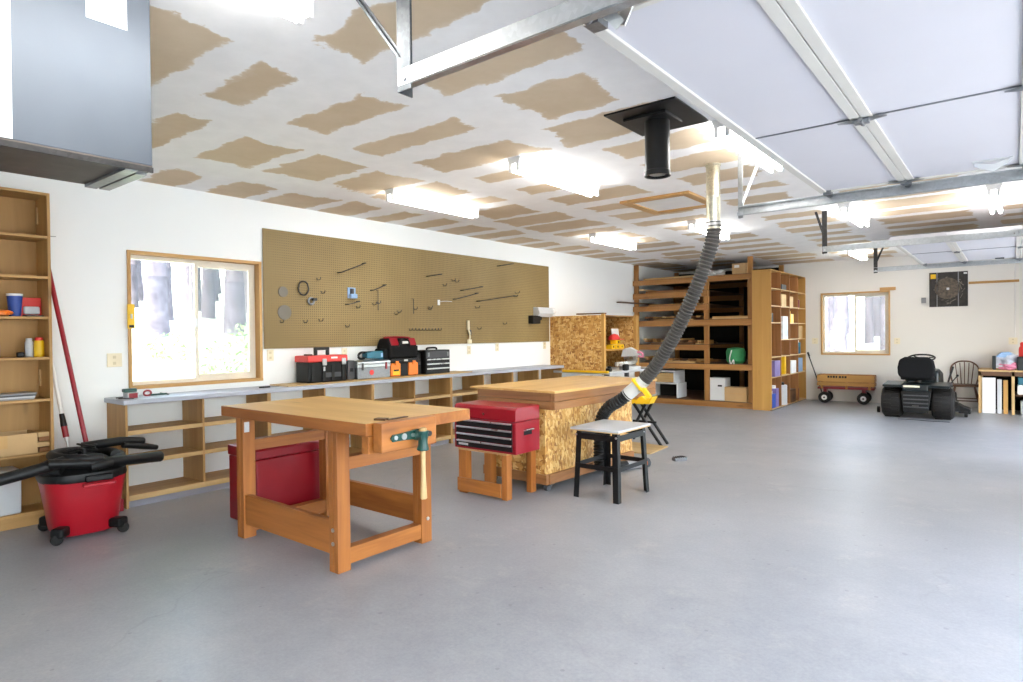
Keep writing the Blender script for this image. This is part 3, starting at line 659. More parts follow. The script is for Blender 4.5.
# ---- pegboard and its things
o = BX(0,.008,0,5.05,0,1.235).build('pegboard', PEG); o.location = (XL+.012,3.425,1.262); tag(o,'long brown pegboard with mostly empty holes on the left wall','pegboard')
PX = XL+.02
def hook(y, z, L, up=.03, first=[]):
    if not first:
        m = MB(); m.tube([(0,0,.02),(.012,0,.02),(.012,0,0),(1*.06,0,0),(.075,0,.012),(.075,0,.03)], .004, 7, ref=(0,1,0)); o = m.build('peg_hook', M['darkst'], None, 0, True); first.append(o)
    else:
        o = first[0].copy(); COL.objects.link(o)
    o.location = (PX,y,z); o.scale = (L,1,1)
    tag(o,'bent dark wire hook in the pegboard','hook','wire hooks in the pegboard')
for y, z, L in ((3.604,1.533,1),(3.881,1.535,1),(4.072,1.553,1.1),(4.425,1.489,1),(5.156,1.647,1),(5.204,1.673,1),(5.473,1.717,1),(5.73,1.723,1),(5.741,1.742,1),(4.883,1.773,1),(4.817,1.753,1),(6.176,2.122,1),(6.245,2.11,1),(6.648,1.766,1.2),(6.693,1.466,1),(7.268,1.541,1),(7.56,2.016,1.3),(7.523,1.96,1.2),(6.006,2.045,1),(4.58,1.712,1),(4.053,2.004,1),(4.107,1.861,1)): hook(y, z, L)
def bar(y0, z0, y1, z1, label):
    dy, dz = y1-y0, z1-z0
    m = MB(); m.tube([(0,0,0),(.07,0,0)], .006, 8); m.tube([(.07,0,0),(.07,dy,dz)], .006, 8); m.tube([(.07,dy,dz),(0,dy,dz)], .006, 8)
    o = m.build('tool_bar', M['darkst'], None); o.location = (PX,y0,z0); tag(o,label,'tool holder')
bar(4.331,2.104,4.673,2.238,'long rising wire bar high on the near half of the pegboard')
bar(4.429,1.748,4.582,1.787,'short wire bar below the blue holder on the pegboard')
bar(4.789,1.927,4.977,2.0,'short rising wire bar right of the blue holder on the pegboard')
bar(5.711,2.155,5.926,2.193,'short wire bar near the top middle of the pegboard')
bar(6.201,1.875,6.651,1.975,'wire bar rising away from the small white tag on the pegboard')
bar(6.681,1.863,7.523,1.978,'longest wire bar, on the far half of the pegboard')
bar(7.146,2.402,7.46,2.458,'wire bar highest up at the far end of the pegboard')
bar(6.349,2.002,6.747,2.072,'wire bar just above the bar that rises from the white tag')
for k in range(10): hook(5.394+.0577*k, 1.45, .8)
for y, z0, z1, lb in ((4.88,1.69,1.93,'thin upright wire hanging below the short bar right of the blue holder'),(5.45,1.66,1.85,'thin upright wire in the middle of the pegboard')):
    o = MB().tube([(0,0,0),(.03,0,0),(.03,0,z0-z1)], .004, 7, ref=(0,1,0)).build('hanging_wire', M['darkst'], None, 0, True); o.location = (PX,y,z1); tag(o,lb,'wire')
o = MB().tube([(.02+.004*math.sin(q*3), .062*math.cos(q*.2617)*(1+.05*math.sin(q*5)), .075*math.sin(q*.2617)) for q in range(24)], .008, 8, closed=True, ref=(1,0,0)).build('wire_coil', M['darkst'], None, 0, True); o.location = (PX,3.876,1.905); tag(o,'round coil of dark wire hung on the pegboard','wire coil')
t = thing('clamp', 'small steel pipe clamp hung below the wire coil', 'clamp', (PX,3.968,1.769)); MB().tube([(.02,.035*math.cos(q*.3927),.035*math.sin(q*.3927)) for q in range(16)], .012, 8, closed=True, ref=(1,0,0)).build('ring', M['steel'], t, 0, True); MB().obox((.03,.035,.02),(.04,.05,.03)).build('screw_block', M['darkst'], t, .004)
t = thing('bit_holder', 'small blue plastic holder on the pegboard', 'tool holder', (PX,4.513,1.87)); BX(0,.06,-.045,.045,-.05,.0).build('tray', M['lblue'], t, .006); BX(0,.012,-.055,.055,-.05,.075).build('back_plate', M['lblue'], t, .004); MB().cyl((.03,-.01,0),(.03,-.01,.06),.022,None,12).build('bit', M['dgrey'], t)
for y, z, r, lb in ((3.643,1.856,.055,'upper of two grey sanding discs on the pegboard'),(3.656,1.641,.078,'lower and larger grey sanding disc on the pegboard')):
    o = MB().lathe([(.012,0),(r,0),(r,.008),(.012,.008)], (0,0,0), 24, 'x').build('sanding_disc', M['discs'], None); o.location = (PX,y,z); tag(o,lb,'sanding disc')
t = thing('tag_string', 'small white tag on a thin cord across the pegboard', 'tag', (PX,5.92,1.82)); BX(.004,.012,-.02,.02,-.035,.035).build('tag_card', M['paper'], t); MB().tube([(.015,0,.01),(.03,.10,.02),(.02,.24,.02)], .004, 6).build('cord', M['lgrey'], t)
t = thing('power_plug', 'white plug and cord hanging at the lower edge of the pegboard', 'plug', (PX,6.48,1.50)); MB().cyl((.02,0,.085),(.02,0,-.04),.022,None,10).build('plug_body', M['ivory'], t, 0, True); MB().tube([(.02,0,-.03),(.03,.02,-.09),(.025,.03,-.15),(.01,.03,-.19)], .012, 8).build('cord', M['ivory'], t, 0, True); MB().obox((.02,.035,-.08),(.03,.04,.07)).build('switch', M['dgrey'], t, .006); MB().obox((.015,.03,-.21),(.03,.07,.06)).build('adapter', M['ivory'], t, .006)
t = thing('paper_dispenser', 'white roll dispenser mounted at the far end of the pegboard', 'dispenser', (PX,8.03,1.66))
MB().prism([(0,0),(.09,0),(.13,.06),(.10,.15),(0,.16)], 0, .40, 'y').build('cover', M['lgrey'], t, .01); MB().cyl((.07,.40,.10),(.07,.47,.10),.055,None,18).build('roll_end', M['white'], t, 0, True)
t = thing('charger_box', 'black charger box under the white roll dispenser', 'charger', (PX,7.90,1.55)); BX(0,.10,0,.20,0,.13).build('housing', M['black'], t, .008); BX(.02,.09,.20,.25,.06,.13).build('dock', M['black'], t, .006)

# ---- counter on shelf cabinets
CY = [1.995+.628*k for k in range(11)]; CF = -5.60
o = BX(XL,-5.575,1.975,8.30,.845,.885).build('worktop', M['worktop'], None, .006); tag(o,'long grey painted worktop along the left wall','worktop')
desc = ['open pine shelf cabinet at the near end of the grey worktop','open pine shelf cabinet under the far half of the counter window','open pine shelf cabinet under the red topped and metal toolboxes','open pine shelf cabinet under the small black drawer chest','open pine shelf cabinet at the far end of the grey worktop']
for k in range(5):
    y0 = CY[2*k]; t = thing('shelf_cabinet', desc[k], 'cabinet', (XL+.002,y0,0), 0, 'open cabinets under the grey worktop'); D = CF-XL-.004; w = 1.254
    for a in (0, w-.018): BX(0,D,a,a+.018,.0,.843).build('side_panel', wd('pine','z'), t, .0015)
    BX(0,D-.002,w/2-.009,w/2+.009,.10,.843).build('divider', wd('pine','z'), t, .0015)
    for b0, b1 in ((.018,w/2-.009),(w/2+.009,w-.018)):
        for z in (.605,.36): BX(0,D-.02,b0,b1,z,z+.02).build('shelf', wd('pine','y'), t, .0015)
    BX(0,D,.018,w-.018,.08,.10).build('bottom_board', wd('pine','y'), t, .0015)
    for z in (.595,.35): BX(D-.02,D-.001,.018,w/2-.009,z,z+.035).build('shelf_lip', wd('light','y'), t, .0015); BX(D-.02,D-.001,w/2+.009,w-.018,z,z+.035).build('shelf_lip', wd('light','y'), t, .0015)
    BX(D-.02,D+.001,.018,w-.018,.06,.105).build('front_rail', wd('light','y'), t, .0015)
    BX(D-.06,D-.04,.018,w-.018,0,.07).build('toe_kick', M['kick'], t)
o = BX(0,.34,0,2.72,0,.012).build('plywood_sheet', wd('tan' if False else 'light','y'), None, .002); o.location = (-5.965,3.47,.885); tag(o,'thin plywood sheet on the worktop under the toolboxes','plywood sheet')
CZ = .897
# things on the near end of the counter
t = thing('router_bit_set', 'small red and silver tool on the near end of the grey worktop', 'hand tool', (-5.75,2.09,.885)); BX(-.05,.05,-.04,.045,0,.05).build('base', M['lgrey'], t, .005); BX(.05,.056,-.03,.035,.004,.045).build('face', M['redm'], t, .002); MB().obox((-.02,0,.065),(.06,.10,.03)).build('body', M['dgreen'], t, .008)
t = thing('red_clamp', 'small red handled clamp lying behind the silver tool', 'clamp', (-5.85,2.26,.885)); MB().tube([(0,.03*math.cos(q*.4488),.025+.022*math.sin(q*.4488)) for q in range(14)], .008, 8, closed=True, ref=(1,0,0)).build('grip', M['redm'], t, 0, True); MB().obox((0,.09,.008),(.02,.14,.014)).build('jaw', M['dgreen'], t, .003)
for k, (x, y, a, L) in enumerate(((-5.86,2.10,.4,.20),(-5.70,2.04,-.8,.12),(-5.90,2.42,1.5,.2))):
    o = MB().obox((0,0,.005),(.014,L,.008)).build('chisel', M['darkst'], None, .002); o.location = (x,y,.885); o.rotation_euler = (0,0,a); tag(o,'thin dark metal tool lying on the near end of the worktop','tool','thin tools on the near end of the worktop')
t = thing('putty_knife', 'dark flat knife lying just before the plywood sheet', 'knife', (-5.74,3.36,.885)); BX(-.012,.012,-.13,-.02,0,.014).build('handle', M['black'], t, .004); BX(-.02,.02,-.02,.07,.004,.007).build('blade', M['darkst'], t)

# red-lid toolbox
t = thing('toolbox', 'black plastic toolbox with bright red lid', 'toolbox', (-5.83,4.0,CZ)); w, d = .25, .12
MB().prism([(-d,0),(d-.01,0),(d,.215),(-d,.215)], -w+.01, w-.01, 'y').build('bin', M['black'], t, .012)
for y in (-w+.06,-.055,.055,w-.06): BX(d-.004,d+.008,y-.02,y+.02,.01,.19).build('rib', M['black'], t, .004)
BX(d-.006,d+.006,-.06,.16,.05,.10).build('front_recess', M['dgrey'], t, .004)
MB().prism([(-d-.008,.215),(d+.008,.215),(d+.004,.285),(-d-.004,.285)], -w, w, 'y').build('lid', M['redbr'], t, .012)
for y in (-.055,.19):
    l = BX(d+.004,d+.022,y-.025,y+.025,.18,.25).build('latch', M['lgrey'], t, .006)
BX(d+.004,d+.014,-.07,-.045,.12,.165).build('padlock_tab', M['lgrey'], t, .004)
BX(d+.008,d+.012,.03,.11,.25,.268).build('badge', M['white'], t)
m = MB(); m.box(-.02,.02,-.09,-.06,.285,.36); m.box(-.02,.02,.06,.09,.285,.36); m.box(-.02,.02,-.09,.09,.34,.372); m.build('handle', M['blackm'], t, .008)
BX(-.03,.03,-.20,-.13,.285,.30).build('organiser_latch', M['black'], t, .005)
t = thing('parts_case', 'dark parts case standing on end between the red lid toolbox and the metal toolbox', 'case', (-5.86,4.345,CZ)); BX(-.11,.09,-.05,.05,0,.215).build('shell', M['dgrey'], t, .012); BX(.09,.10,-.02,.02,.09,.13).build('clasp', M['black'], t, .003)
# metal toolbox
t = thing('toolbox', 'grey metal cantilever toolbox under the teal power tool', 'toolbox', (-5.84,4.63,CZ)); w, d = .235, .115
BX(-d,d,-w,w,0,.13).build('box_body', M['steel'], t, .006); BX(-d-.003,d+.003,-w-.003,w+.003,.13,.165).build('tray_level', M['galv'], t, .004)
MB().prism([(-d-.003,.168),(d+.003,.168),(d+.003,.195),(d-.03,.21),(-d+.03,.21),(-d-.003,.195)], -w-.003, w+.003, 'y').build('lid', M['galv'], t, .004)
for y in (-.17,.17): BX(d+.003,d+.012,y-.012,y+.012,.10,.18).build('catch', M['redm'] if y > 0 else M['darkst'], t, .002)
o = MB().lathe([(.03,0),(.03,.003)], (0,0,0), 16, 'x').build('round_badge', M['redbr'], t); o.location = (d+.001,-.04,.07)
t = thing('power_planer', 'teal power planer with black handle on the metal toolbox', 'power tool', (-5.84,4.68,CZ+.21))
MB().prism([(-.10,.02),(.17,.0),(.20,.03),(.20,.08),(.16,.10),(-.02,.10),(-.10,.08)], -.05, .05, 'x').build('body', M['teal'], t, .012)
m = MB(); m.tube(spline([(0,-.10,.02),(0,-.16,.015),(0,-.185,.05),(0,-.15,.085),(0,-.07,.085)],6), .014, 10); m.build('handle', M['black'], t, 0, True)
BX(.05,.052,.10,.19,.03,.075).build('end_cap', M['lblue'], t, .002)
# orange toolbox
t = thing('toolbox', 'orange and black tote toolbox under the tool bag', 'toolbox', (-5.84,5.10,CZ)); w, d = .225, .12
BX(-d+.01,d-.02,-w+.02,w-.02,0,.165).build('core', M['black'], t, .01)
for y0, y1 in ((-w,-.075),(.055,w-.02)): BX(-d,d,y0,y1,.005,.16).build('side_pod', M['orange'], t, .012)
BX(d,d+.003,-.20,-.10,.02,.085).build('sticker', M['yellow'], t); BX(d+.003,d+.004,-.19,-.11,.065,.085).build('sticker_photo', M['black'], t)
BX(-d-.004,d+.006,-w-.005,w,.165,.215).build('lid', M['blackm'], t, .014); BX(d+.006,d+.009,-.03,.03,.178,.20).build('badge', M['lgrey'], t)
for y in (-.14,.13): BX(d,d+.014,y-.025,y+.025,.135,.185).build('latch', M['orange'], t, .005)
# tool bag
t = thing('tool_bag', 'black canvas tool bag with red trim on the orange toolbox', 'bag', (-5.85,5.08,CZ+.215))
MB().prism([(-.13,0),(.13,0),(.125,.15),(.08,.24),(-.08,.24),(-.125,.15)], -.22, .22, 'y').build('body', M['fabric'], t, .03, True, None, 3)
MB().prism([(.086,.235),(.128,.155),(.135,.157),(.095,.243)], -.20, -.08, 'y').build('red_panel', M['redm'], t, .004); MB().prism([(.086,.235),(.128,.155),(.135,.157),(.095,.243)], .10, .20, 'y').build('red_panel', M['redm'], t, .004)
MB().tube([(0,-.2,.245),(0,0,.255),(0,.2,.245)], .012, 8).build('zip', M['redm'], t, 0, True)
BX(.115,.13,-.02,.07,.175,.205).build('badge', M['white'], t, .003)
m = MB(); m.tube(spline([(.13,-.09,.14),(.14,-.06,.21),(.12,.0,.235),(.14,.06,.21),(.13,.09,.14)],6), .009, 8); m.build('strap', M['black'], t, 0, True)
BX(-.10,.10,-.27,-.22,.0,.12).build('side_pocket', M['fabric'], t, .02); BX(-.10,.10,.22,.255,.02,.15).build('side_pocket', M['fabric'], t, .015)
# drawer chest
t = thing('drawer_chest', 'small black portable drawer chest with silver drawer edges', 'tool chest', (-5.84,5.65,CZ)); w, d = .215, .115
BX(-d,d,-w,w,0,.30).build('cabinet', M['blackm'], t, .006)
for k in range(3):
    f = BX(d,d+.008,-w+.012,w-.012,.02+.058*k,.072+.058*k).build('drawer', M['blackm'], t, .002); BX(d+.006,d+.018,-w+.015,w-.015,.058+.058*k,.074+.058*k).build('pull', M['zinc'], f, .002)
BX(d,d+.006,-w+.012,w-.012,.20,.285).build('front_flap', M['dgrey'], t, .003)
for y in (-.17,.17): BX(d+.004,d+.014,y-.012,y+.012,.22,.27).build('latch', M['steel'], t, .002)
m = MB(); m.tube(spline([(0,-.09,.30),(0,-.07,.325),(0,.07,.325),(0,.09,.30)],5), .012, 8); m.build('handle', M['black'], t, 0, True)
t = thing('drill_case', 'black upright case between the orange toolbox and the drawer chest', 'case', (-5.88,5.385,CZ)); BX(-.09,.09,-.045,.04,0,.27).build('shell', M['black'], t, .014); BX(.09,.098,-.02,.015,.12,.16).build('clasp', M['dgrey'], t, .002)

# ---------------------------------------------------------------- workbench
t = thing('workbench', 'orange fir woodworking bench with a vise in front', 'workbench', (0,0,0)); F = lambda a: wd('fir',a)
m = MB(); m.mat(0).box(-4.335,-2.738,2.15,2.985,.835,.905); m.m[1] = 1; m.build('bench_top', [F('x'), wd('top','x')], t, .004)
LX = ((-4.207,-4.117),(-3.142,-3.057)); LY = ((2.19,2.28),(2.85,2.94))
for xs in LX:
    for ys in LY:
        xm = (xs[0]+xs[1])/2
        l = MB().box(xs[0],xm-.0015,ys[0],ys[1],0,.835).box(xm+.0015,xs[1],ys[0],ys[1],0,.835).build('leg', F('z'), t, .003)
BX(-4.117,-3.142,2.20,2.24,.10,.30).build('front_stretcher', F('x'), t, .003); BX(-4.117,-3.142,2.885,2.925,.12,.30).build('rear_stretcher', F('x'), t, .003)
BX(-3.135,-3.065,2.28,2.85,.035,.13).build('side_stretcher', F('y'), t, .003); BX(-4.20,-4.125,2.28,2.85,.035,.13).build('side_stretcher', F('y'), t, .003)
BX(-3.142,-3.062,2.28,2.85,.595,.67).build('side_apron', F('y'), t, .003); BX(-4.20,-4.125,2.28,2.85,.595,.67).build('side_apron', F('y'), t, .003)
for p in ((-3.099,2.188,.17),(-3.099,2.188,.25),(-3.055,2.90,.16)): 
    ax = (0,-.006,0) if p[1] < 2.3 else (.006,0,0)
    MB().cyl(p, Vector(p)+Vector(ax), .012, None, 10).build('carriage_bolt', M['zinc'], t)
BX(-4.116,-4.112,2.20,2.235,.73,.80).build('corner_bracket', M['zinc'], t)
v = MB().box(-2.80,-2.742,2.17,2.60,.735,.834).build('vise_rear_jaw', F('y'), t, .003)
BX(-2.728,-2.655,2.19,2.60,.745,.908).build('vise_front_jaw', wd('fir','y'), t, .005)
m = MB(); m.prism([(2.245,.82),(2.26,.838),(2.32,.84),(2.44,.85),(2.50,.835),(2.50,.80),(2.44,.795),(2.32,.80),(2.26,.80)], -2.655, -2.640, 'x'); g_ = m.build('vise_plate', M['dgreen'], t, .003)
for y, rr in ((2.275,.012),(2.335,.018),(2.40,.012)): MB().cyl((-2.642,y,.822),(-2.634,y,.822),rr,None,14).build('screw_head', M['zinc'], g_)
MB().cyl((-2.66,2.435,.815),(-2.58,2.435,.815),.028,None,18).build('vise_screw', M['dgreen'], t, 0, True)
MB().lathe([(.03,-.055),(.035,-.05),(.027,-.02),(.027,.03),(.033,.045),(.033,.055)], (-2.595,2.435,.79), 18).build('handle_boss', M['dgreen'], t, 0, True)
MB().lathe([(.014,-.33),(.02,-.325),(.018,-.28),(.014,-.2),(.014,.05),(.022,.053),(.022,.068),(.016,.072)], (-2.595,2.435,.79), 14).build('vise_handle', wd('light','z'), t, 0, True)
MB().cyl((-2.648,2.525,.815),(-2.63,2.525,.815),.016,None,12).build('guide_rod', M['darkst'], t)
o = MB().obox((0,0,.006),(.07,.05,.012),(0,0,.4)).obox((.03,.09,.004),(.03,.16,.006),(0,0,.1)).build('wood_scrap', wd('dark','y'), None, .002); o.location = (-2.79,2.30,.905); tag(o,'small dark wood scrap lying on the bench beside the vise','wood scrap')

# red job chest
t = thing('job_chest', 'large dark red steel job chest on the floor behind the bench legs', 'chest', (-4.49,2.72,0))
BX(-.20,.20,-.34,.34,.0,.485).build('chest_body', M['chest'], t, .01); MB().prism([(-.205,.49),(.208,.49),(.208,.55),(.195,.565),(-.205,.565)], -.345, .345, 'y').build('chest_lid', M['chest'], t, .006)
BX(-.05,.05,-.36,-.34,.34,.38).build('side_handle', M['darkst'], t, .006)

# ---- red tool chest on its stand
t = thing('wooden_stand', 'short wooden stand under the red tool chest', 'stand', (-3.56,4.22,0))
for x in (-.265,.225):
    for y in (-.17,.17): MB().box(x-.0,x+.055 if x > 0 else x+.09,y-.035,y+.035,0,.375).build('leg', F('z'), t, .003)
BX(-.265,.225,-.225,-.205,.02,.135).build('front_rail', F('x'), t, .003)
BX(-.27,.28,-.205,.205,.375,.393).build('stand_top', wd('light','x'), t, .002)
t = thing('tool_chest', 'red tool chest with four black drawers on the wooden stand', 'tool chest', (-3.515,4.17,.394)); w, d = .345, .165
BX(-w,w,-d,d,0,.265).build('cabinet', M['redm'], t, .006)
MB().prism([(-d-.0,.268),(d,.268),(d,.385),(-d+.02,.385),(-d,.365)], -w, w, 'x').build('lid', M['redm'], t, .006)
for k in range(4):
    z = .02+.06*k; f = BX(-w+.03,w-.035,-d-.012,-d,z,z+.055).build('drawer', M['blackm'], t, .002); BX(-w+.035,w-.04,-d-.022,-d-.008,z+.042,z+.056).build('pull', M['zinc'], f, .003)
MB().cyl((.0,-d-.008,.315),(.0,-d,.315),.012,None,14).build('lock', M['chrome'], t, 0, True); BX(-w+.06,-w+.17,-d-.0135,-d-.011,.032,.05).build('badge', M['lgrey'], t)
BX(w,w+.003,-.06,.05,.15,.20).build('handle_recess', M['blackm'], t); MB().tube([(w,-.055,.19),(w+.022,-.055,.195),(w+.022,.045,.195),(w,.045,.19)], .009, 8).build('side_handle', M['chrome'], t, 0, True)

# ---- strand board bench
t = thing('osb_bench', 'big rolling bench of strand board with a doubled lumber top', 'workbench', (-3.13,4.40,0), math.radians(-2.5))
BX(-.79,-.055,.03,1.50,.155,.73).build('osb_body', OSB, t)
BX(-.75,-.03,.012,.05,.07,.155).build('base_rail', wd('lumber','x'), t, .002); BX(-.06,-.02,.05,1.48,.07,.155).build('base_rail', wd('lumber','y'), t, .002); BX(-.79,-.75,.012,1.48,.07,.155).build('base_rail', wd('lumber','y'), t, .002); BX(-.75,-.06,1.44,1.48,.07,.155).build('base_rail', wd('lumber','x'), t, .002)
for z0, z1, nm in ((.73,.80,'lower_frame'),(.803,.873,'upper_frame')):
    BX(-.84,.03,.0,.042,z0,z1).build(nm, wd('lumber','x'), t, .003); BX(.032,.075,.0,1.78,z0,z1).build(nm, wd('lumber','y'), t, .003); BX(-.84,-.80,.042,1.54,z0,z1).build(nm, wd('lumber','y'), t, .003); BX(-.80,.03,1.74,1.78,z0,z1).build(nm, wd('lumber','x'), t, .003)
BX(-.93,.085,-.01,1.80,.873,.893).build('top_sheet', wd('top','y'), t, .002)
for x, y in ((-.08,.09),(-.08,1.4),(-.72,.09),(-.72,1.4)):
    c = MB().box(x-.045,x+.045,y-.035,y+.035,.055,.07).build('caster', M['darkst'], t); MB().cyl((x-.018,y,.033),(x+.018,y,.033),.033,None,16).build('caster_wheel', M['dgrey'], c)

# ---- shop stool
t = thing('shop_stand', 'black steel stool height stand with a grey laminate top', 'stand', (-2.705,4.735,0)); 
lg = [(-.215,-.265),(.215,-.265),(.225,.265),(-.215,.28)]
for x, y in lg:
    sx, sy = (1 if x > 0 else -1), (1 if y > 0 else -1); a, b = Vector((x,y,0)), Vector((x*.90,y*.90,.565)); th = .004; lw = .05
    m = MB(); 
    for q0, q1 in (((0,lw),(0,th)),((0,th),(0,lw))):
        vs = []
        for p in (a,b):
            for u in q0:
                for v in q1: vs.append((p.x-sx*u, p.y-sy*v, p.z))
        m.add(vs, [(0,1,3,2),(4,6,7,5),(0,2,6,4),(1,5,7,3),(0,4,5,1),(2,3,7,6)])
    m.build('leg', M['blackm'], t)
for z, k, hh in ((.52,.905,.05),(.27,.945,.038)):
    c = [(x*k, y*k) for x, y in lg]
    for i in range(4):
        (x0,y0),(x1,y1) = c[i], c[(i+1) % 4]; MB().beam((x0,y0,z),(x1,y1,z),.006,hh).build('apron' if z > .4 else 'stretcher', M['blackm'], t)
for x, y in ((.19,-.245),(.19,.2),(-.19,-.245)): MB().cyl((x*1.0,-.248,.53) if y < 0 else (.205,y,.53), (x,-.256,.53) if y < 0 else (.213,y,.53), .009, None, 8).build('bolt', M['zinc'], t)
m = MB(); m.prism([(-.235,-.275),(.225,-.275),(.225,.30),(-.245,.30)], .567, .575, 'z'); m.build('top_core', wd('light','x'), t)
m = MB(); m.prism([(-.235,-.275),(.225,-.275),(.225,.30),(-.245,.30)], .575, .592, 'z'); m.build('top', M['stool'], t, .002)

# ---- folding saw stand etc behind the bench
t = thing('folding_saw_stand', 'yellow and black folding saw stand beyond the strand board bench', 'saw stand', (-3.62,7.15,0))
for y in (-.06,.12):
    MB().beam((-.20,y,.02),(.06,y,.50),.03,.035,(0,1,0)).build('leg', M['blackm'], t, .006); MB().beam((.27,y,.0),(-.10,y,.50),.03,.035,(0,1,0)).build('leg', M['blackm'], t, .006)
MB().beam((-.16,.03,.27),(.16,.03,.27),.03,.03).build('cross_bar', M['blackm'], t, .006)
MB().prism([(-.36,.48),(.10,.50),(.16,.60),(.06,.56),(.0,.62),(-.06,.55),(-.2,.56),(-.30,.53)], -.06, .10, 'y').build('bracket', M['yellow'], t, .01)
MB().prism([(-.22,.56),(-.06,.58),(-.10,.70),(-.12,.76),(-.20,.76)], -.05, .08, 'y').build('bracket', M['yellow'], t, .01)
MB().beam((-.9,.02,.80),(.05,.02,.80),.07,.05).build('beam', M['zinc'], t, .004)
o = MB().prism([(-.25,-.35),(.28,-.25),(.24,.30),(-.30,.34)], 0, .012, 'z').build('plywood_offcut', wd('light','x'), None); o.location = (-3.50,6.78,0.001); tag(o,'plywood offcut lying on the floor under the saw stand','plywood offcut')
t = thing('tube_light', 'grey and black tube with an orange end lying behind the black stand', 'tube', (-3.02,5.72,.05)); d = Vector((.11,.26,0)).normalized()
for a0, a1, mt, nm in ((-.26,-.08,'black','grip'),(-.08,.10,'grey','barrel'),(.10,.16,'orange','ring'),(.16,.2,'dgrey','end_cap')): MB().cyl(d*a0,d*a1,.048,None,16).build(nm, M[mt], t, 0, True)
t = thing('floor_block', 'small grey ribbed metal block alone on the floor right of the stand', 'metal block', (-2.82,6.41,0), math.radians(58))
BX(-.075,.075,-.035,.035,0,.035).build('body', M['steel'], t, .004)
for k in range(5): BX(-.06+.028*k,-.05+.028*k,-.037,.037,.035,.041).build('rib', M['darkst'], t)

# ---------------------------------------------------------------- strand board wall cabinet and saw table
t = thing('wall_cabinet', 'strand board sided open cabinet beside the end of the grey worktop', 'cabinet', (XL+.004,8.52,.80)); D = 1.03
BX(0,D-.04,0,.012,.0,.875).build('osb_side', OSB, t)
BX(D-.05,D,-.01,.05,-.06,.89).build('front_post', wd('yellow','z'), t, .002); BX(D-.05,D,1.06,1.15,-.06,.89).build('front_post', wd('yellow','z'), t, .002)
BX(0,D-.04,1.10,1.112,0,.875).build('far_side', OSB, t); BX(0,D-.05,.012,1.10,.86,.875).build('top_panel', wd('ply','y'), t)
for z in (.31,): BX(0,D-.01,.05 if z else .012,1.06,z,z+.02).build('shelf', wd('yellow','y'), t)
BX(0,.01,.012,1.10,.02,.86).build('back_panel', wd('dark','z'), t)
for k, y in enumerate((.3,.75)): pass
WX, WY, WZ = XL, 8.52, .80
t = thing('face_shield', 'red cap lying on yellow boxes in the strand board cabinet', 'cap', (-5.12,9.10,1.277)); MB().lathe([(.10,0),(.095,.04),(.06,.085),(.01,.10)], (0,0,0), 18).build('crown', M['redbr'], t, 0, True); MB().obox((.10,0,.01),(.11,.14,.012)).build('brim', M['redbr'], t, .004)
for k, (y, z) in enumerate(((8.94,1.13),(9.08,1.13),(9.22,1.13),(9.10,1.205))):
    t = thing('yellow_box', 'small yellow spotted box under the red cap in the cabinet', 'box', (-5.10,y,z+.001), 0, 'yellow boxes in the strand board cabinet'); BX(-.06,.06,-.06,.06,0,.07).build('carton', M['yellow'], t, .004); MB().cyl((.06,.0,.035),(.062,.0,.035),.018,None,12).build('spot', M['black'], t)
o = MB().obox((0,0,.19),(.012,.24,.30),(0,-.12,0)).build('white_board', M['paper'], None); o.location = (-5.30,9.47,1.125); tag(o,'white board leaning inside the cabinet behind the yellow boxes','board')
# miter saw
t = thing('miter_saw', 'silver miter saw with black handle on the table under the strand board cabinet', 'miter saw', (-4.79,9.0,.80))
MB().lathe([(.17,.0),(.17,.05),(.15,.06)], (0,.02,0), 22).build('turntable', M['lgrey'], t, 0, True); BX(-.10,-.06,-.30,.34,.06,.13).build('fence', M['zinc'], t, .004)
MB().lathe([(.001,-.004),(.13,-.004),(.13,.004),(.001,.004)], (.0,.05,.20), 26, 'y').build('blade', M['zinc'], t, 0, True)
MB().prism([(-.16,.20),(-.12,.32),(0,.36),(.12,.30),(.15,.22)], .0,.09, 'y').build('blade_guard', M['lgrey'], t, .01)
MB().cyl((0,.06,.24),(.0,.22,.26),.05,.045,16).build('motor', M['dgrey'], t, 0, True); MB().tube(spline([(.12,.03,.28),(.2,.03,.27),(.22,.03,.21),(.14,.03,.22)],5), .018, 10).build('handle', M['pink'], t, 0, True)
MB().obox((.06,-.24,.05),(.08,.10,.10)).build('clamp_knob', M['black'], t, .02)
t = thing('saw_table', 'long grey saw table running from the cabinet toward the lumber rack', 'table', (0,0,0))
BX(-5.75,-4.72,8.25,9.95,.765,.80).build('table_top', M['lgrey'], t, .004)
MB().box(-5.55,-4.73,8.20,8.245,.785,.82).build('guide_rail', M['yellow'], t, .004, False, 'yellow guide rail')
for x, y in ((-5.7,8.3),(-4.8,8.3),(-5.7,9.85),(-5.3,9.85)): BX(x-.03,x+.03,y-.03,y+.03,0,.765).build('leg', M['dgrey'], t)
o = MB().obox((0,0,.028),(.07,.09,.056)).obox((.01,.0,.07),(.05,.06,.03)).build('sander', M['black'], None, .012); o.location = (-4.80,8.36,.80); tag(o,'black palm sander on the near edge of the saw table','sander')
o = MB().obox((0,0,.01),(.5,.10,.02)).build('trim_board', wd('dark','x'), None); o.location = (-5.25,8.6,1.69); tag(o,'dark board lying on top of the strand board cabinet','board')

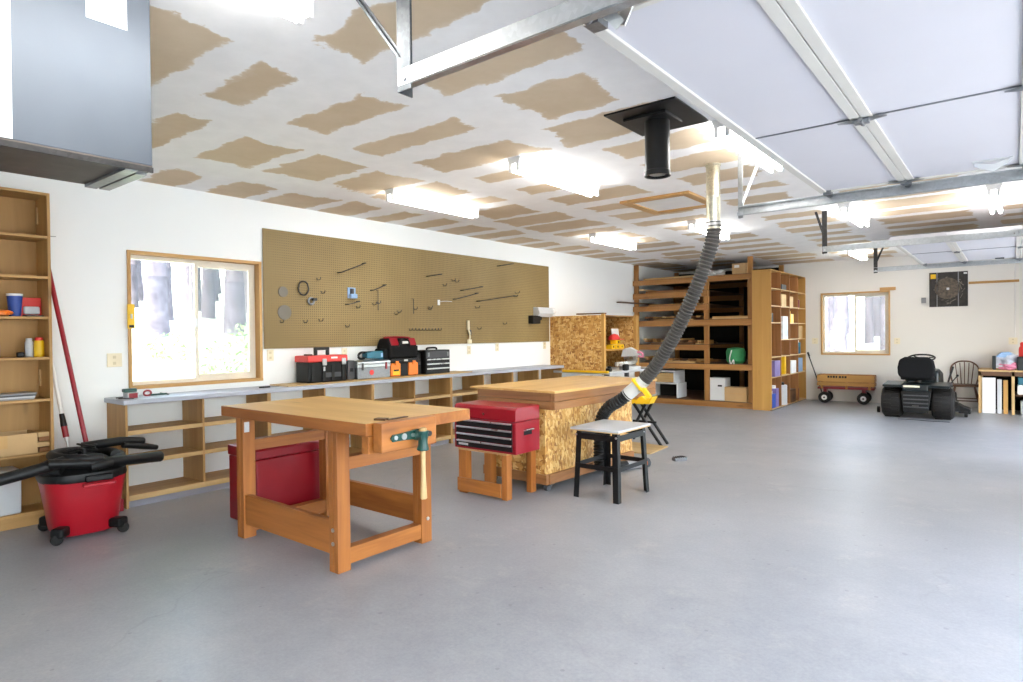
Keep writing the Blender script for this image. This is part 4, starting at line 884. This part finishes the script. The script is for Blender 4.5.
# ---------------------------------------------------------------- lumber rack
t = thing('lumber_rack', 'floor to ceiling wooden lumber rack at the far end of the left wall', 'rack', (0,0,0)); Y0, Y1 = 11.42, 13.45
R_ = lambda a: wd('rack',a)
for x0, x1, zt in ((-5.985,-5.895,2.755),(-4.535,-4.445,2.40),(-3.725,-3.635,2.74)): BX(x0,x1,Y0+.04,Y0+.09,0,zt).build('front_post', R_('z'), t, .003)
for x0, x1 in ((-5.985,-5.895),(-4.535,-4.445),(-3.725,-3.635)): BX(x0,x1,Y1-.05,Y1,0,2.74).build('rear_post', R_('z'), t, .003)
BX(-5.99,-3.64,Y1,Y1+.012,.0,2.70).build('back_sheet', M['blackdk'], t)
for z0, z1, xa, xb in ((2.33,2.43,-5.99,-3.635),(2.06,2.17,-5.99,-4.445),(1.81,1.91,-5.99,-4.445),(1.51,1.62,-5.99,-3.635),(1.05,1.15,-5.99,-4.445),(.69,.79,-5.99,-3.635),(.0,.10,-5.99,-3.635)):
    BX(xa,xb,Y0,Y0+.038,z0,z1).build('front_beam', R_('x'), t, .003); BX(xa,xb,Y1-.09,Y1-.052,z0,z1).build('rear_beam', R_('x'), t, .003)
    BX(xa,xb,Y0+.038,Y1-.01,z1-.005,z1+.010).build('shelf_board', wd('dark','x'), t)
ST = [2.44,2.18,1.92,1.63,1.16,.80,.11]
# lumber on the shelves
rnd = random.Random(21); kinds = ['light','lumber','rack','pine','dark']
def stick(x, y, z, L, w, h, a, label, grp, k):
    o = MB().box(-L/2,L/2,-w/2,w/2,0,h).build('lumber_board', wd(kinds[k % 5],'x'), None, .002); o.location = (x,y,z); o.rotation_euler = (0,0,a); tag(o,label,'board',grp); return o
names = {0:'top',1:'second',2:'third',3:'fourth',4:'fifth',5:'sixth'}
for s in range(6):
    y = Y0+.10; lay = 0; z = ST[s]+.0005
    for q in range({0:5,1:5,2:4,3:7,4:9,5:8}[s]):
        if s in (0,3,5) and q > 5: pass
        w = rnd.uniform(.07,.14); L = rnd.uniform(.75,1.25) if s > 2 else rnd.uniform(1.0,1.32); h = rnd.choice((.02,.038))
        if y + w + .02 > Y1-.2: y = Y0+.10+rnd.uniform(0,.05); z += .04
        stick(-5.2+rnd.uniform(-.04,.04), y+w/2+.01, z, L, w, h, rnd.uniform(-.02,.02), f'sawn board on the {names[s]} shelf from the top in the wide rack bay', f'boards on the {names[s]} shelf of the lumber rack', q+s)
        y += w+.035
# short offcuts with their ends showing
for s, n in ((3,7),(4,12),(5,9)):
    z = ST[s]+.045
    for q in range(n):
        x = -5.75+ (q % 7)*.18 + rnd.uniform(-.03,.03); L = rnd.uniform(.3,.6)
        o = MB().box(-.035,.035,0,L,0,.032).build('wood_offcut', wd(kinds[(q*2+1) % 5],'y'), None, .002); o.location = (x, Y0+.06+rnd.uniform(0,.04), z+(q//7)*.036); o.rotation_euler = (0,0,rnd.uniform(-.12,.12)); tag(o, f'short offcut end on the {names[s]} shelf of the lumber rack', 'offcut', f'offcuts on the {names[s]} shelf of the lumber rack')
for k, (z, x, L, lb) in enumerate(((2.181+.04,-5.68,1.1,'pale board end sticking out of the second rack shelf'),(1.921+.04,-5.80,1.6,'thin dark board sticking far out of the third rack shelf'))):
    o = MB().box(-.045,.045,-L*.5,L*.5,0,.02).build('lumber_board', wd('light' if k == 0 else 'dark','y'), None); o.location = (x,Y0+.42-(.55 if k else .1),z); tag(o,lb,'board')
for q in range(4):
    o = MB().box(-.34,.34,-.06,.06,0,.025).build('lumber_board', wd(kinds[q],'x'), None, .002); o.location = (-4.06,Y0+.16+.15*(q % 3),ST[3]+.001+.026*(q//3)); o.rotation_euler = (0,0,rnd.uniform(-.03,.03)); tag(o,'board lying in the narrow bay of the lumber rack below the top shelf','board','boards in the narrow bay')
t = thing('cardboard_box','small cardboard box with a white label on top of the lumber rack','box',(-3.90,Y0+.26,ST[0])); BX(-.13,.13,-.13,.13,0,.20).build('carton', M['card'], t, .003); BX(-.09,.0,-.132,-.13,.12,.17).build('label_sheet', M['paper'], t)
for k in range(3):
    o = MB().blob((0,0,.05),(.10,.08,.05),40+k,.25).build('crumpled_bag', M['paper'], None, 0, True); o.location = (-4.62+.17*k, Y0+.2, ST[0]+.002); tag(o,'crumpled white bag on top of the lumber rack behind the hose','bag','white bags on top of the rack')
t = thing('green_bucket','green rounded bag with a white strap in the narrow bay of the rack','bag',(-4.01,Y0+.24,ST[5])); MB().lathe([(.12,.0),(.165,.05),(.175,.22),(.15,.28),(.05,.30)], (0,0,0), 22).build('body', M['green'], t, 0, True); MB().tube(spline([(-.02,-.17,.25),(-.05,-.19,.10),(-.03,-.175,-.0),(.02,-.19,.08),(.03,-.19,-.02)],6), .010, 8).build('strap', M['white'], t, 0, True)
t = thing('white_carton','tall white carton at the bottom of the narrow rack bay','box',(-4.33,Y0+.24,ST[6])); BX(-.16,.16,-.12,.15,0,.42).build('carton', M['cabw'], t, .004); BX(.02,.10,-.122,-.12,.26,.29).build('hand_hole', M['black'], t)
t = thing('cardboard_box','brown cardboard box in front of the tall white carton','box',(-3.97,Y0+.20,ST[6])); BX(-.20,.20,-.12,.12,0,.26).build('carton', M['card'], t, .003); BX(-.20,.20,-.121,-.12,.14,.15).build('tape', M['tan'], t)
t = thing('drawer_unit','white melamine drawer unit before the bottom of the lumber rack','drawer unit',(-5.45,11.72,.112))
BX(-.20,.29,-.18,.30,.50,.53).build('top', M['cabw'], t, .003); BX(.26,.29,-.18,.30,.27,.50).build('side_panel', M['cabw'], t, .003); BX(-.17,.26,-.17,-.155,.30,.48).build('drawer', wd('light','x'), t, .003)
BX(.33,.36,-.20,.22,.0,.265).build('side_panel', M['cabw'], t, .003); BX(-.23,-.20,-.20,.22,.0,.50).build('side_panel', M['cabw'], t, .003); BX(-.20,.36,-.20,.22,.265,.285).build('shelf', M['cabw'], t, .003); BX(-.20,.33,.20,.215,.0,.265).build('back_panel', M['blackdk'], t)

# ---- cubby shelf on the end of the rack
t = thing('cubby_shelf', 'tall plywood cubby shelf with open pigeonholes on the end of the lumber rack', 'shelf unit', (-3.625,11.36,0)); D, Wd, Hh = .335, 2.335, 2.46; Yl = lambda a: wd('yellow',a)
for k in range(5):
    y = (Wd-.018)*k/4; BX(0.01,D,y,y+.018,.0,Hh).build('end_panel' if k in (0,4) else 'divider', Yl('z') if k in (0,4) else wd('lumber','z'), t, .001)
BX(0,D,0,Wd,Hh,Hh+.018).build('top_panel', Yl('y'), t); BX(0,.01,0,Wd,0,Hh).build('back_panel', wd('lumber','z'), t)
ZR = [.03,.585,.94,1.245,1.55,1.85,2.155]; cw = (Wd-.018)/4
for c in range(4):
    for r, z in enumerate(ZR):
        if (c == 0 and r == 3) or (c == 1 and r == 4): continue
        BX(.01,D-.002,c*cw+.018,(c+1)*cw,z-.018,z).build('shelf', wd('light','y'), t)
BX(D-.03,D+.002,.0,Wd,0.0,.014).build('base_strip', M['dgrey'], t)
def cub(c, r, f): return (-3.625+.235, 11.36+cw*c+.018+(cw-.018)*f, ZR[r])
def citem(name, c, r, f, dims, mats, label, cat, top=None, rnd_=False):
    t = thing(name, label, cat, cub(c,r,f)); a, b, h = dims
    if rnd_: MB().lathe([(a/2*.97,0),(a/2,.005),(a/2,h),(a/2*.9,h+.004)], (0,0,0), 18).build('body', mats, t, 0, True)
    else: BX(-a/2,a/2,-b/2,b/2,0,h).build('body', mats, t, .004)
    if top: MB().lathe([(a*.3,h),(a*.3,h+.05),(a*.2,h+.055)], (0,0,0), 12).build('cap', top, t, 0, True)
    return t
citem('wooden_box',1,5,.35,(.2,.30,.22),wd('light','z'),'pale wooden box on the upper part of the cubby shelf','box')
citem('wooden_box',2,5,.3,(.18,.22,.2),wd('light','z'),'smaller pale box beside the upper wooden box in the cubby shelf','box')
citem('storage_jar',1,6,.5,(.16,.3,.10),M['dgrey'],'dark low tray in the top row of the cubby shelf','tray')
citem('yellow_jug',2,4,.45,(.15,.22,.17),M['yellow'],'yellow jug in the fourth row down of the cubby shelf','jug',M['yellow'])
citem('paper_bag',1,3,.5,(.2,.34,.42),M['shirt'],'tall pale printed bag in the cubby shelf with a missing board','bag')
citem('yellow_funnel',1,3,.18,(.1,.1,.5),M['yellow'],'slim yellow tube standing beside the tall printed bag','tube')
citem('green_bottle',3,2,.45,(.15,.15,.22),M['teal'],'teal bottle in the last column of the cubby shelf','bottle',M['white'],True)
citem('tan_carton',3,3,.5,(.16,.25,.25),wd('light','z'),'tan carton in the last column of the cubby shelf','carton')
citem('small_tin',2,2,.25,(.10,.10,.2),M['ivory'],'slim cream tin in the third column of the cubby shelf','tin',None,True)
citem('paint_can',0,1,.55,(.22,.34,.28),M['purple'],'violet printed carton in the first column of the cubby shelf','carton')
citem('wood_strip',1,1,.8,(.1,.1,.33),M['yellow'],'upright yellow strip in the second row up of the cubby shelf','strip')
citem('white_carton',2,1,.45,(.2,.34,.24),M['paper'],'white carton with pink side in the third column of the cubby shelf','carton')
citem('spray_bottle',3,1,.45,(.16,.3,.27),M['lblue'],'pale blue carton in the last column of the cubby shelf','carton')
citem('blue_jug',0,0,.35,(.16,.2,.25),M['blue'],'blue and white jug at the bottom of the first cubby column','jug',M['white'])
citem('purple_jug',0,0,.75,(.15,.16,.33),M['purple'],'tall violet jug at the bottom of the first cubby column','jug',M['white'])
citem('bucket',1,0,.5,(.24,.24,.36),M['lgrey'],'light grey bucket with black lid at the bottom of the cubby shelf','bucket',M['black'],True)
citem('dark_crate',2,0,.4,(.2,.3,.25),wd('dark','y'),'dark wooden crate at the bottom of the third cubby column','crate')
citem('red_can',3,0,.35,(.12,.12,.22),M['maroon'],'maroon can at the bottom of the last cubby column','can',M['white'],True)
citem('grey_jar',0,4,.4,(.12,.12,.16),M['dgrey'],'dark jar in the first cubby column above its tall opening','jar',None,True)
citem('brown_jar',3,5,.4,(.14,.14,.16),M['maroon'],'brown jar in the last cubby column near the upper boxes','jar',None,True)

# ---------------------------------------------------------------- back wall
t = thing('wooden_wagon', 'red wagon with wooden stake sides against the back wall under the window', 'wagon', (-2.50,13.40,0), math.radians(4)); L, B = .96, .36
BX(-L/2,L/2,-B/2+.01,B/2-.01,.27,.31).build('tray', M['maroon'], t, .008)
for s in (-1,1):
    y = s*B/2
    for z in (.335,.415,.48): BX(-L/2,L/2,y-.009,y+.009,z,z+.062).build('side_slat', wd('rack' if s > 0 else 'yellow','x'), t, .003)
    for x in (-.40,.02,.40): BX(x-.02,x+.02,y-s*.009-.006,y-s*.009+.006,.27,.545).build('stake', wd('rack','z'), t)
for s in (-1,1):
    for z in (.335,.415,.48): BX(s*L/2-.009,s*L/2+.009,-B/2+.012,B/2-.012,z,z+.062).build('end_slat', wd('rack','y'), t, .003)
x = -.30
for wl in (.035,.03,.038,.03,.0,.04,.032,.036): 
    if wl: BX(x,x+wl,-B/2-.0105,-B/2-.009,.488,.526).build('painted_letter', M['black'], t)
    x += wl+.012
for x in (-.36,.30):
    MB().cyl((x,-B/2+.02,.11),(x,B/2-.02,.11),.010,None,8).build('axle', M['blackm'], t); BX(x-.03,x+.03,-.1,.1,.115,.27).build('bolster', M['maroon'], t, .004)
    for s in (-1,1):
        wl = MB().lathe([(.05,-.032),(.10,-.032),(.108,-.02),(.108,.02),(.10,.032),(.05,.032)], (x,s*(B/2-.02),.108), 22, 'y').build('wheel', M['rubber'], t, 0, True); MB().lathe([(.012,-.036),(.05,-.034),(.055,.034),(.012,.036)], (x,s*(B/2-.02),.108), 18, 'y').build('hub_cap', M['white'], wl, 0, True)
        MB().lathe([(.016,-.04),(.016,.04)], (x,s*(B/2-.02),.108), 12, 'y').build('hub', M['black'], wl)
m = MB(); m.cyl((-.42,0,.17),(-.66,-.02,.92),.011,None,10); m.build('pull_handle', M['blackm'], t, 0, True)
MB().cyl((-.645,-.02,.89),(-.675,-.02,.97),.018,None,10).build('grip', M['black'], t, 0, True)

# riding mower seen from behind
t = thing('riding_mower', 'dark green riding mower parked with its back to the room', 'riding mower', (-1.18,11.72,0))
for s in (-1,1):
    x = s*.335
    w_ = MB().lathe([(.11,-.135),(.20,-.14),(.235,-.115),(.247,-.05),(.247,.05),(.235,.115),(.20,.14),(.11,.135)], (x,0,.245), 30, 'x').build('rear_tire', M['rubber'], t, 0, True)
    MB().lathe([(.03,-.10),(.11,-.11),(.11,.11),(.03,.10)], (x,0,.245), 20, 'x').build('rim', M['lgrey'], w_, 0, True)
    m = MB()
    for k in range(22):
        for q in (-1,1):
            a = 2*PI*(k+.25*q)/22; c = Vector((x+q*.05, -.247*math.cos(a)*1.0, .245+.247*math.sin(a))); m.obox(c, (.10,.016,.022), (a if False else -a+PI/2, 0, 0))
    m.build('tread', M['rubber'], w_)
    w2 = MB().lathe([(.08,-.07),(.15,-.075),(.18,-.04),(.18,.04),(.15,.075),(.08,.07)], (s*.36,1.15,.18), 24, 'x').build('front_tire', M['rubber'], t, 0, True)
    MB().prism([(-.33,.50),(-.30,.535),(.22,.56),(.36,.50),(.36,.47),(.22,.52),(-.30,.495)], s*.17 if s > 0 else -.44, .44 if s > 0 else -.17, 'x').build('fender', M['navy'], t, .012)
BX(-.17,.17,-.31,.40,.44,.545).build('seat_deck', M['navy'], t, .02)
MB().prism([(-.16,.10),(.16,.10),(.20,.44),(-.20,.44)], -.24, -.20, 'y').build('rear_plate', M['blackm'], t, .006)
for z in (.18,.24,.30,.36): BX(-.165,.165,-.252,-.24,z,z+.018).build('grille_bar', M['dgrey'], t, .003)
BX(-.14,.14,-.20,.6,.16,.44).build('transmission', M['blackm'], t, .02)
BX(-.04,.04,-.36,-.2,.20,.215).build('hitch', M['darkst'], t)
BX(-.16,.06,-.315,-.31,.50,.53).build('nameplate', M['ivory'], t)
MB().prism([(-.10,.60),(.26,.58),(.30,.63),(.0,.66),(-.09,.72)], -.22, .22, 'x').build('seat_cushion', M['fabric'], t, .03, True, None, 3)
m = MB(); vs = []; 
sec = [(.185,.62),(.245,.68),(.25,.80),(.225,.92),(.15,.965)]
pl = [(-q[0],q[1]) for q in sec] + [(q[0],q[1]) for q in reversed(sec)]
m.prism(pl, -.20, -.10, 'y'); sb = m.build('seat_back', M['fabric'], t, .035, True, None, 4); 
MB().cyl((0,.1,.55),(0,.1,.60),.05,None,12).build('seat_spring', M['blackm'], t)
MB().tube([(.185*math.cos(q*PI/12), .58+.15*math.sin(q*PI/12), .925+.05*math.sin(q*PI/12)) for q in range(24)], .014, 8, closed=True).build('steering_wheel', M['black'], t, 0, True)
MB().cyl((0,.60,.915),(0,.78,.56),.02,None,10).build('steering_column', M['blackm'], t, 0, True)
for a in (0.3,2.4,4.4): MB().cyl((0,.60,.91),(.185*math.cos(a), .58+.15*math.sin(a), .925+.05*math.sin(a)),.009,None,8).build('wheel_spoke', M['black'], t)
MB().prism([(.62,.30),(1.42,.30),(1.45,.50),(1.36,.66),(.85,.74),(.62,.70)], -.24, .24, 'x').build('hood', M['navy'], t, .04, True, None, 3)
MB().cyl((.37,.30,.52),(.44,.36,.80),.012,.016,10).build('lever', M['black'], t, 0, True); MB().cyl((.41,.15,.53),(.50,.18,.66),.008,None,8).build('lever', M['blackm'], t); MB().blob((.505,.18,.67),(.022,.022,.022),1,0,1).build('lever_knob', M['black'], t)
m = MB(); m.lathe([(.30,.08),(.33,.09),(.33,.17),(.28,.20)], (-.24,.62,0), 24); m.lathe([(.30,.08),(.33,.09),(.33,.17),(.28,.20)], (.24,.62,0), 24); m.build('mower_deck', M['blackm'], t, 0, True)
MB().prism([(.5,.06),(.66,.05),(.66,.12),(.5,.18)], .45,.78,'y').build('discharge_chute', M['black'], t, .01)
BX(-.5,.5,.35,.62,.22,.24).build('footboard', M['blackm'], t, .004)
for s in (-1,1): MB().cyl((s*.60-.02,.45,.05),(s*.60+.02,.45,.05),.05,None,16).build('gauge_wheel', M['rubber'], t)
MB().tube([(-.4,1.15,.18),(.4,1.15,.18)], .02, 8).build('front_axle', M['blackm'], t)
o = MB().tube(spline([(-.30,0,0),(-.1,.03,.0),(.1,-.02,0),(.36,.01,0)],6), .006, 6).build('tie_strap', M['dgrey'], None); o.location = (-1.1,11.35,.006); tag(o,'thin dark strap lying on the floor behind the mower tires','strap')

# windsor chair
t = thing('windsor_chair', 'dark wooden bow back chair beside the riding mower', 'chair', (-.65,13.30,0), math.radians(4)); C_ = lambda a: wd('chair',a)
m = MB(); pr = []
vs = []; n = 28
for z, k in ((.405,.94),(.41,1),(.43,1),(.44,.96)):
    for q in range(n): x, y = sup(2*PI*q/n,.215*k,.20*k,.75); vs.append((x,y,z))
fs = [(i*n+q,i*n+(q+1)%n,(i+1)*n+(q+1)%n,(i+1)*n+q) for i in range(3) for q in range(n)] + [tuple(range(n-1,-1,-1)), tuple(3*n+q for q in range(n))]
m.add(vs, fs); m.build('seat', C_('x'), t, 0, True)
bow = spline([(-.165,.15,.43),(-.20,.19,.60),(-.185,.22,.74),(-.10,.235,.815),(0,.24,.83),(.10,.235,.815),(.185,.22,.74),(.20,.19,.60),(.165,.15,.43)],8)
MB().tube(bow, .013, 10, ref=(0,1,0)).build('back_bow', C_('z'), t, 0, True)
for k in range(5):
    x = -.11+.055*k; MB().cyl((x*.85,.165,.43),(x*1.2,.232,.815-abs(x)*.25),.007,None,8).build('spindle', C_('z'), t, 0, True)
for sx in (-1,1):
    for sy in (-1,1): MB().tube([(sx*.135,sy*.125,.41),(sx*.175,sy*.165,.22),(sx*.215,sy*.205,0)], [.013,.019,.011], 10).build('leg', C_('z'), t, 0, True)
    MB().cyl((sx*.178,-.168,.20),(sx*.178,.168,.20),.010,None,8).build('stretcher', C_('y'), t, 0, True)
MB().cyl((-.178,0,.20),(.178,0,.20),.010,None,8).build('stretcher', C_('x'), t, 0, True)
MB().cyl((-.185,-.175,.17),(.185,-.175,.17),.010,None,8).build('stretcher', C_('x'), t, 0, True)

# right bench against the back wall
t = thing('storage_bench', 'rough wooden bench against the back wall right of the chair', 'bench', (-.45,12.93,0)); L = 1.62; B = .74
BX(0,L,0,B,.69,.715).build('bench_top', wd('light','x'), t, .003); BX(0,L,.0,.038,.62,.69).build('front_rail', wd('dark','x'), t)
for x in (0,.43,.9,1.57): BX(x,x+.04,0,.04,0,.69).build('post', wd('light','z'), t, .002); BX(x,x+.04,B-.04,B,0,.69).build('post', wd('light','z'), t, .002)
BX(.47,L,.02,B,.30,.32).build('shelf', wd('dark','x'), t); BX(.45,.468,.04,B-.04,0,.69).build('divider', M['blackdk'], t)
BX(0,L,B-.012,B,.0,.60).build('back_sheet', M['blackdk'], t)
def lean(x0, x1, y, z1, mat, name, label, cat, tilt=.06):
    o = MB().box(x0,x1,0,.03,0,z1).build(name, mat, None, .002); o.location = (0,y,.001); o.rotation_euler = (-tilt*.0,0,0); tag(o,label,cat)
lean(-.40,-.225,12.98,.585,M['cabw'],'white_board','widest white board standing under the right hand bench','board')
lean(-.205,-.145,12.99,.56,M['lgrey'],'grey_board','narrow light grey board standing under the right hand bench','board')
lean(-.125,-.065,13.0,.55,wd('yellow','z'),'pine_board','narrow tan board standing under the right hand bench','board')
o = BX(-.025,.025,-.02,.02,0,.23).build('blue_bottle', M['navy'], None, .008); o.location = (-.245,13.05,.716); tag(o,'slim dark blue bottle standing on the right hand bench','bottle')
t = thing('plastic_bag','bundled plastic bag of pale printed cloth on the right hand bench','bag',(-.06,13.1,.716)); MB().blob((0,0,.13),(.15,.12,.13),8,.2,3).build('bundle', M['shirt'], t, 0, True); MB().blob((.02,-.06,.07),(.13,.09,.065),18,.22,3).build('fold', M['pink'], t, 0, True); MB().blob((-.03,.02,.22),(.11,.09,.07),28,.25,3).build('fold', M['lblue'], t, 0, True)
can('gas_can',.16,13.08,.716,.09,.38,[M['redbr']],'tall red container at the edge of the right hand bench','container',M['redbr'])
o = BX(-.05,.05,-.05,.05,0,.22).build('black_tin', M['navy'], None, .01); o.location = (.10,12.98,.716); tag(o,'dark tin before the red container on the bench','tin')
o = BX(0,.22,0,.3,0,.16).build('white_tub', M['white'], None, .02); o.location = (.05,13.0,.32); tag(o,'white tub on the lower shelf of the right hand bench','tub')
o = BX(0,.16,0,.3,0,.12).build('teal_carton', M['teal'], None, .01); o.location = (.06,13.0,.482); tag(o,'teal carton on the white tub under the right hand bench','carton')
o = BX(0,.2,0,.3,0,.22).build('white_jug', M['lgrey'], None, .03); o.location = (.09,13.0,.002); tag(o,'pale jug on the floor under the right hand bench','jug')
# wall ledges and poster
for x0, x1, z0, z1, lb in ((-1.975,-1.715,2.14,2.20,'short raw wood block fixed above the corner of the back window'),(-.61,.085,2.185,2.225,'long thin wood strip beside the dark poster')):
    o = BX(x0,x1,-.03,0,z0,z1).build('wall_cleat', wd('trim','x'), None, .002); o.location = (0,YB,0); tag(o,lb,'wood strip')
t = thing('poster', 'dark photographic poster on the back wall', 'poster', (-1.19,YB-.002,1.80)); w, h = .57, .62
BX(0,w,-.006,0,0,h).build('print', plain('poster_print','#2b2622',.5,0,.5,14), t)
m = MB(); rnd = random.Random(77)
for k in range(46):
    a = rnd.uniform(0,6.28); q = rnd.uniform(.05,.24); L = rnd.uniform(.03,.11); ang = a+PI/2+rnd.uniform(-.6,.6); wv = rnd.uniform(.006,.016)
    cx, cz = .285+q*math.cos(a), .31+q*1.05*math.sin(a); m.obox((cx,-.007,cz),(L,.002,wv),(0,-ang,0))
m.build('machine_shapes', plain('poster_grey','#6f675c',.6,0,.5,25), t)
m = MB(); m.lathe([(.03,-.0095),(.055,-.0095),(.055,-.006),(.03,-.006)], (.27,0,.33), 24, 'y'); m.lathe([(.17,-.0085),(.19,-.0085),(.19,-.006),(.17,-.006)], (.27,0,.33), 30, 'y'); m.build('machine_ring', plain('poster_brown','#5d5245',.6,0,.5,25), t)
BX(.11,.125,-.0085,-.006,0,h).build('light_strip', M['grey'], t); BX(.425,.44,-.0085,-.006,0,h).build('light_strip', M['grey'], t)
BX(.02,.10,-.0085,-.006,h-.11,h-.03).build('yellow_patch', M['yellow'], t); BX(.51,.56,-.0085,-.006,h-.05,h-.02).build('white_patch', M['paper'], t); BX(.26,.30,-.018,-.012,.30,.34).build('white_spot', M['paper'], t)
o = MB().cyl((0,-.008,1.24),(0,-.008,H),.006,None,8).build('surface_conduit', M['white'], None); o.location = (.03,YB,0); tag(o,'thin white conduit running up the back wall from the outlet','conduit')

# ---------------------------------------------------------------- light
w = bpy.data.worlds.new('sky'); S.world = w; w.use_nodes = True; nt = w.node_tree; bg = nt.nodes['Background']
sky = nt.nodes.new('ShaderNodeTexSky'); sky.sky_type = 'NISHITA'; sky.sun_disc = False; sky.sun_elevation = math.radians(48); sky.sun_rotation = math.radians(175); sky.air_density = 1.2; sky.dust_density = 3.0
mx = nt.nodes.new('ShaderNodeMix'); mx.data_type = 'RGBA'; mx.inputs[0].default_value = .65; mx.inputs[7].default_value = (.93,.96,1.0,1)
nt.links.new(sky.outputs[0], mx.inputs[6]); nt.links.new(mx.outputs[2], bg.inputs['Color']); bg.inputs['Strength'].default_value = 4.0
sun = bpy.data.lights.new('sun', 'SUN'); sun.energy = 3.5; sun.angle = math.radians(1.5); sun.color = (1,.96,.9); so = bpy.data.objects.new('sun', sun); COL.objects.link(so)
so.rotation_euler = (math.radians(42), 0, math.radians(-4))
# ---------------------------------------------------------------- camera
f_, yaw, pitch, roll = 626.74, 6.74908e-01, 1.00173e-02, -1.08885e-02
Fv = Vector((-math.sin(yaw)*math.cos(pitch), math.cos(yaw)*math.cos(pitch), -math.sin(pitch))); Rv = Vector((math.cos(yaw), math.sin(yaw), 0)); Uv = Rv.cross(Fv)
c, s = math.cos(roll), math.sin(roll); r2 = c*Rv + s*Uv; u2 = -s*Rv + c*Uv
cam = bpy.data.cameras.new('camera'); co = bpy.data.objects.new('camera', cam); COL.objects.link(co)
cam.sensor_width = 36; cam.lens = f_*36/1023; cam.clip_start = .05; cam.clip_end = 200
Mx = Matrix((r2, u2, -Fv)).transposed().to_4x4(); Mx.translation = Vector((0,0,1.38)); co.matrix_world = Mx
S.camera = co
S.view_settings.view_transform = 'Standard'; S.view_settings.look = 'None'; S.view_settings.gamma = 1; S.view_settings.use_curve_mapping = False; S.view_settings.exposure = 0.68
S.cycles.max_bounces = 10; S.cycles.diffuse_bounces = 6; S.cycles.glossy_bounces = 3; S.cycles.transparent_max_bounces = 8
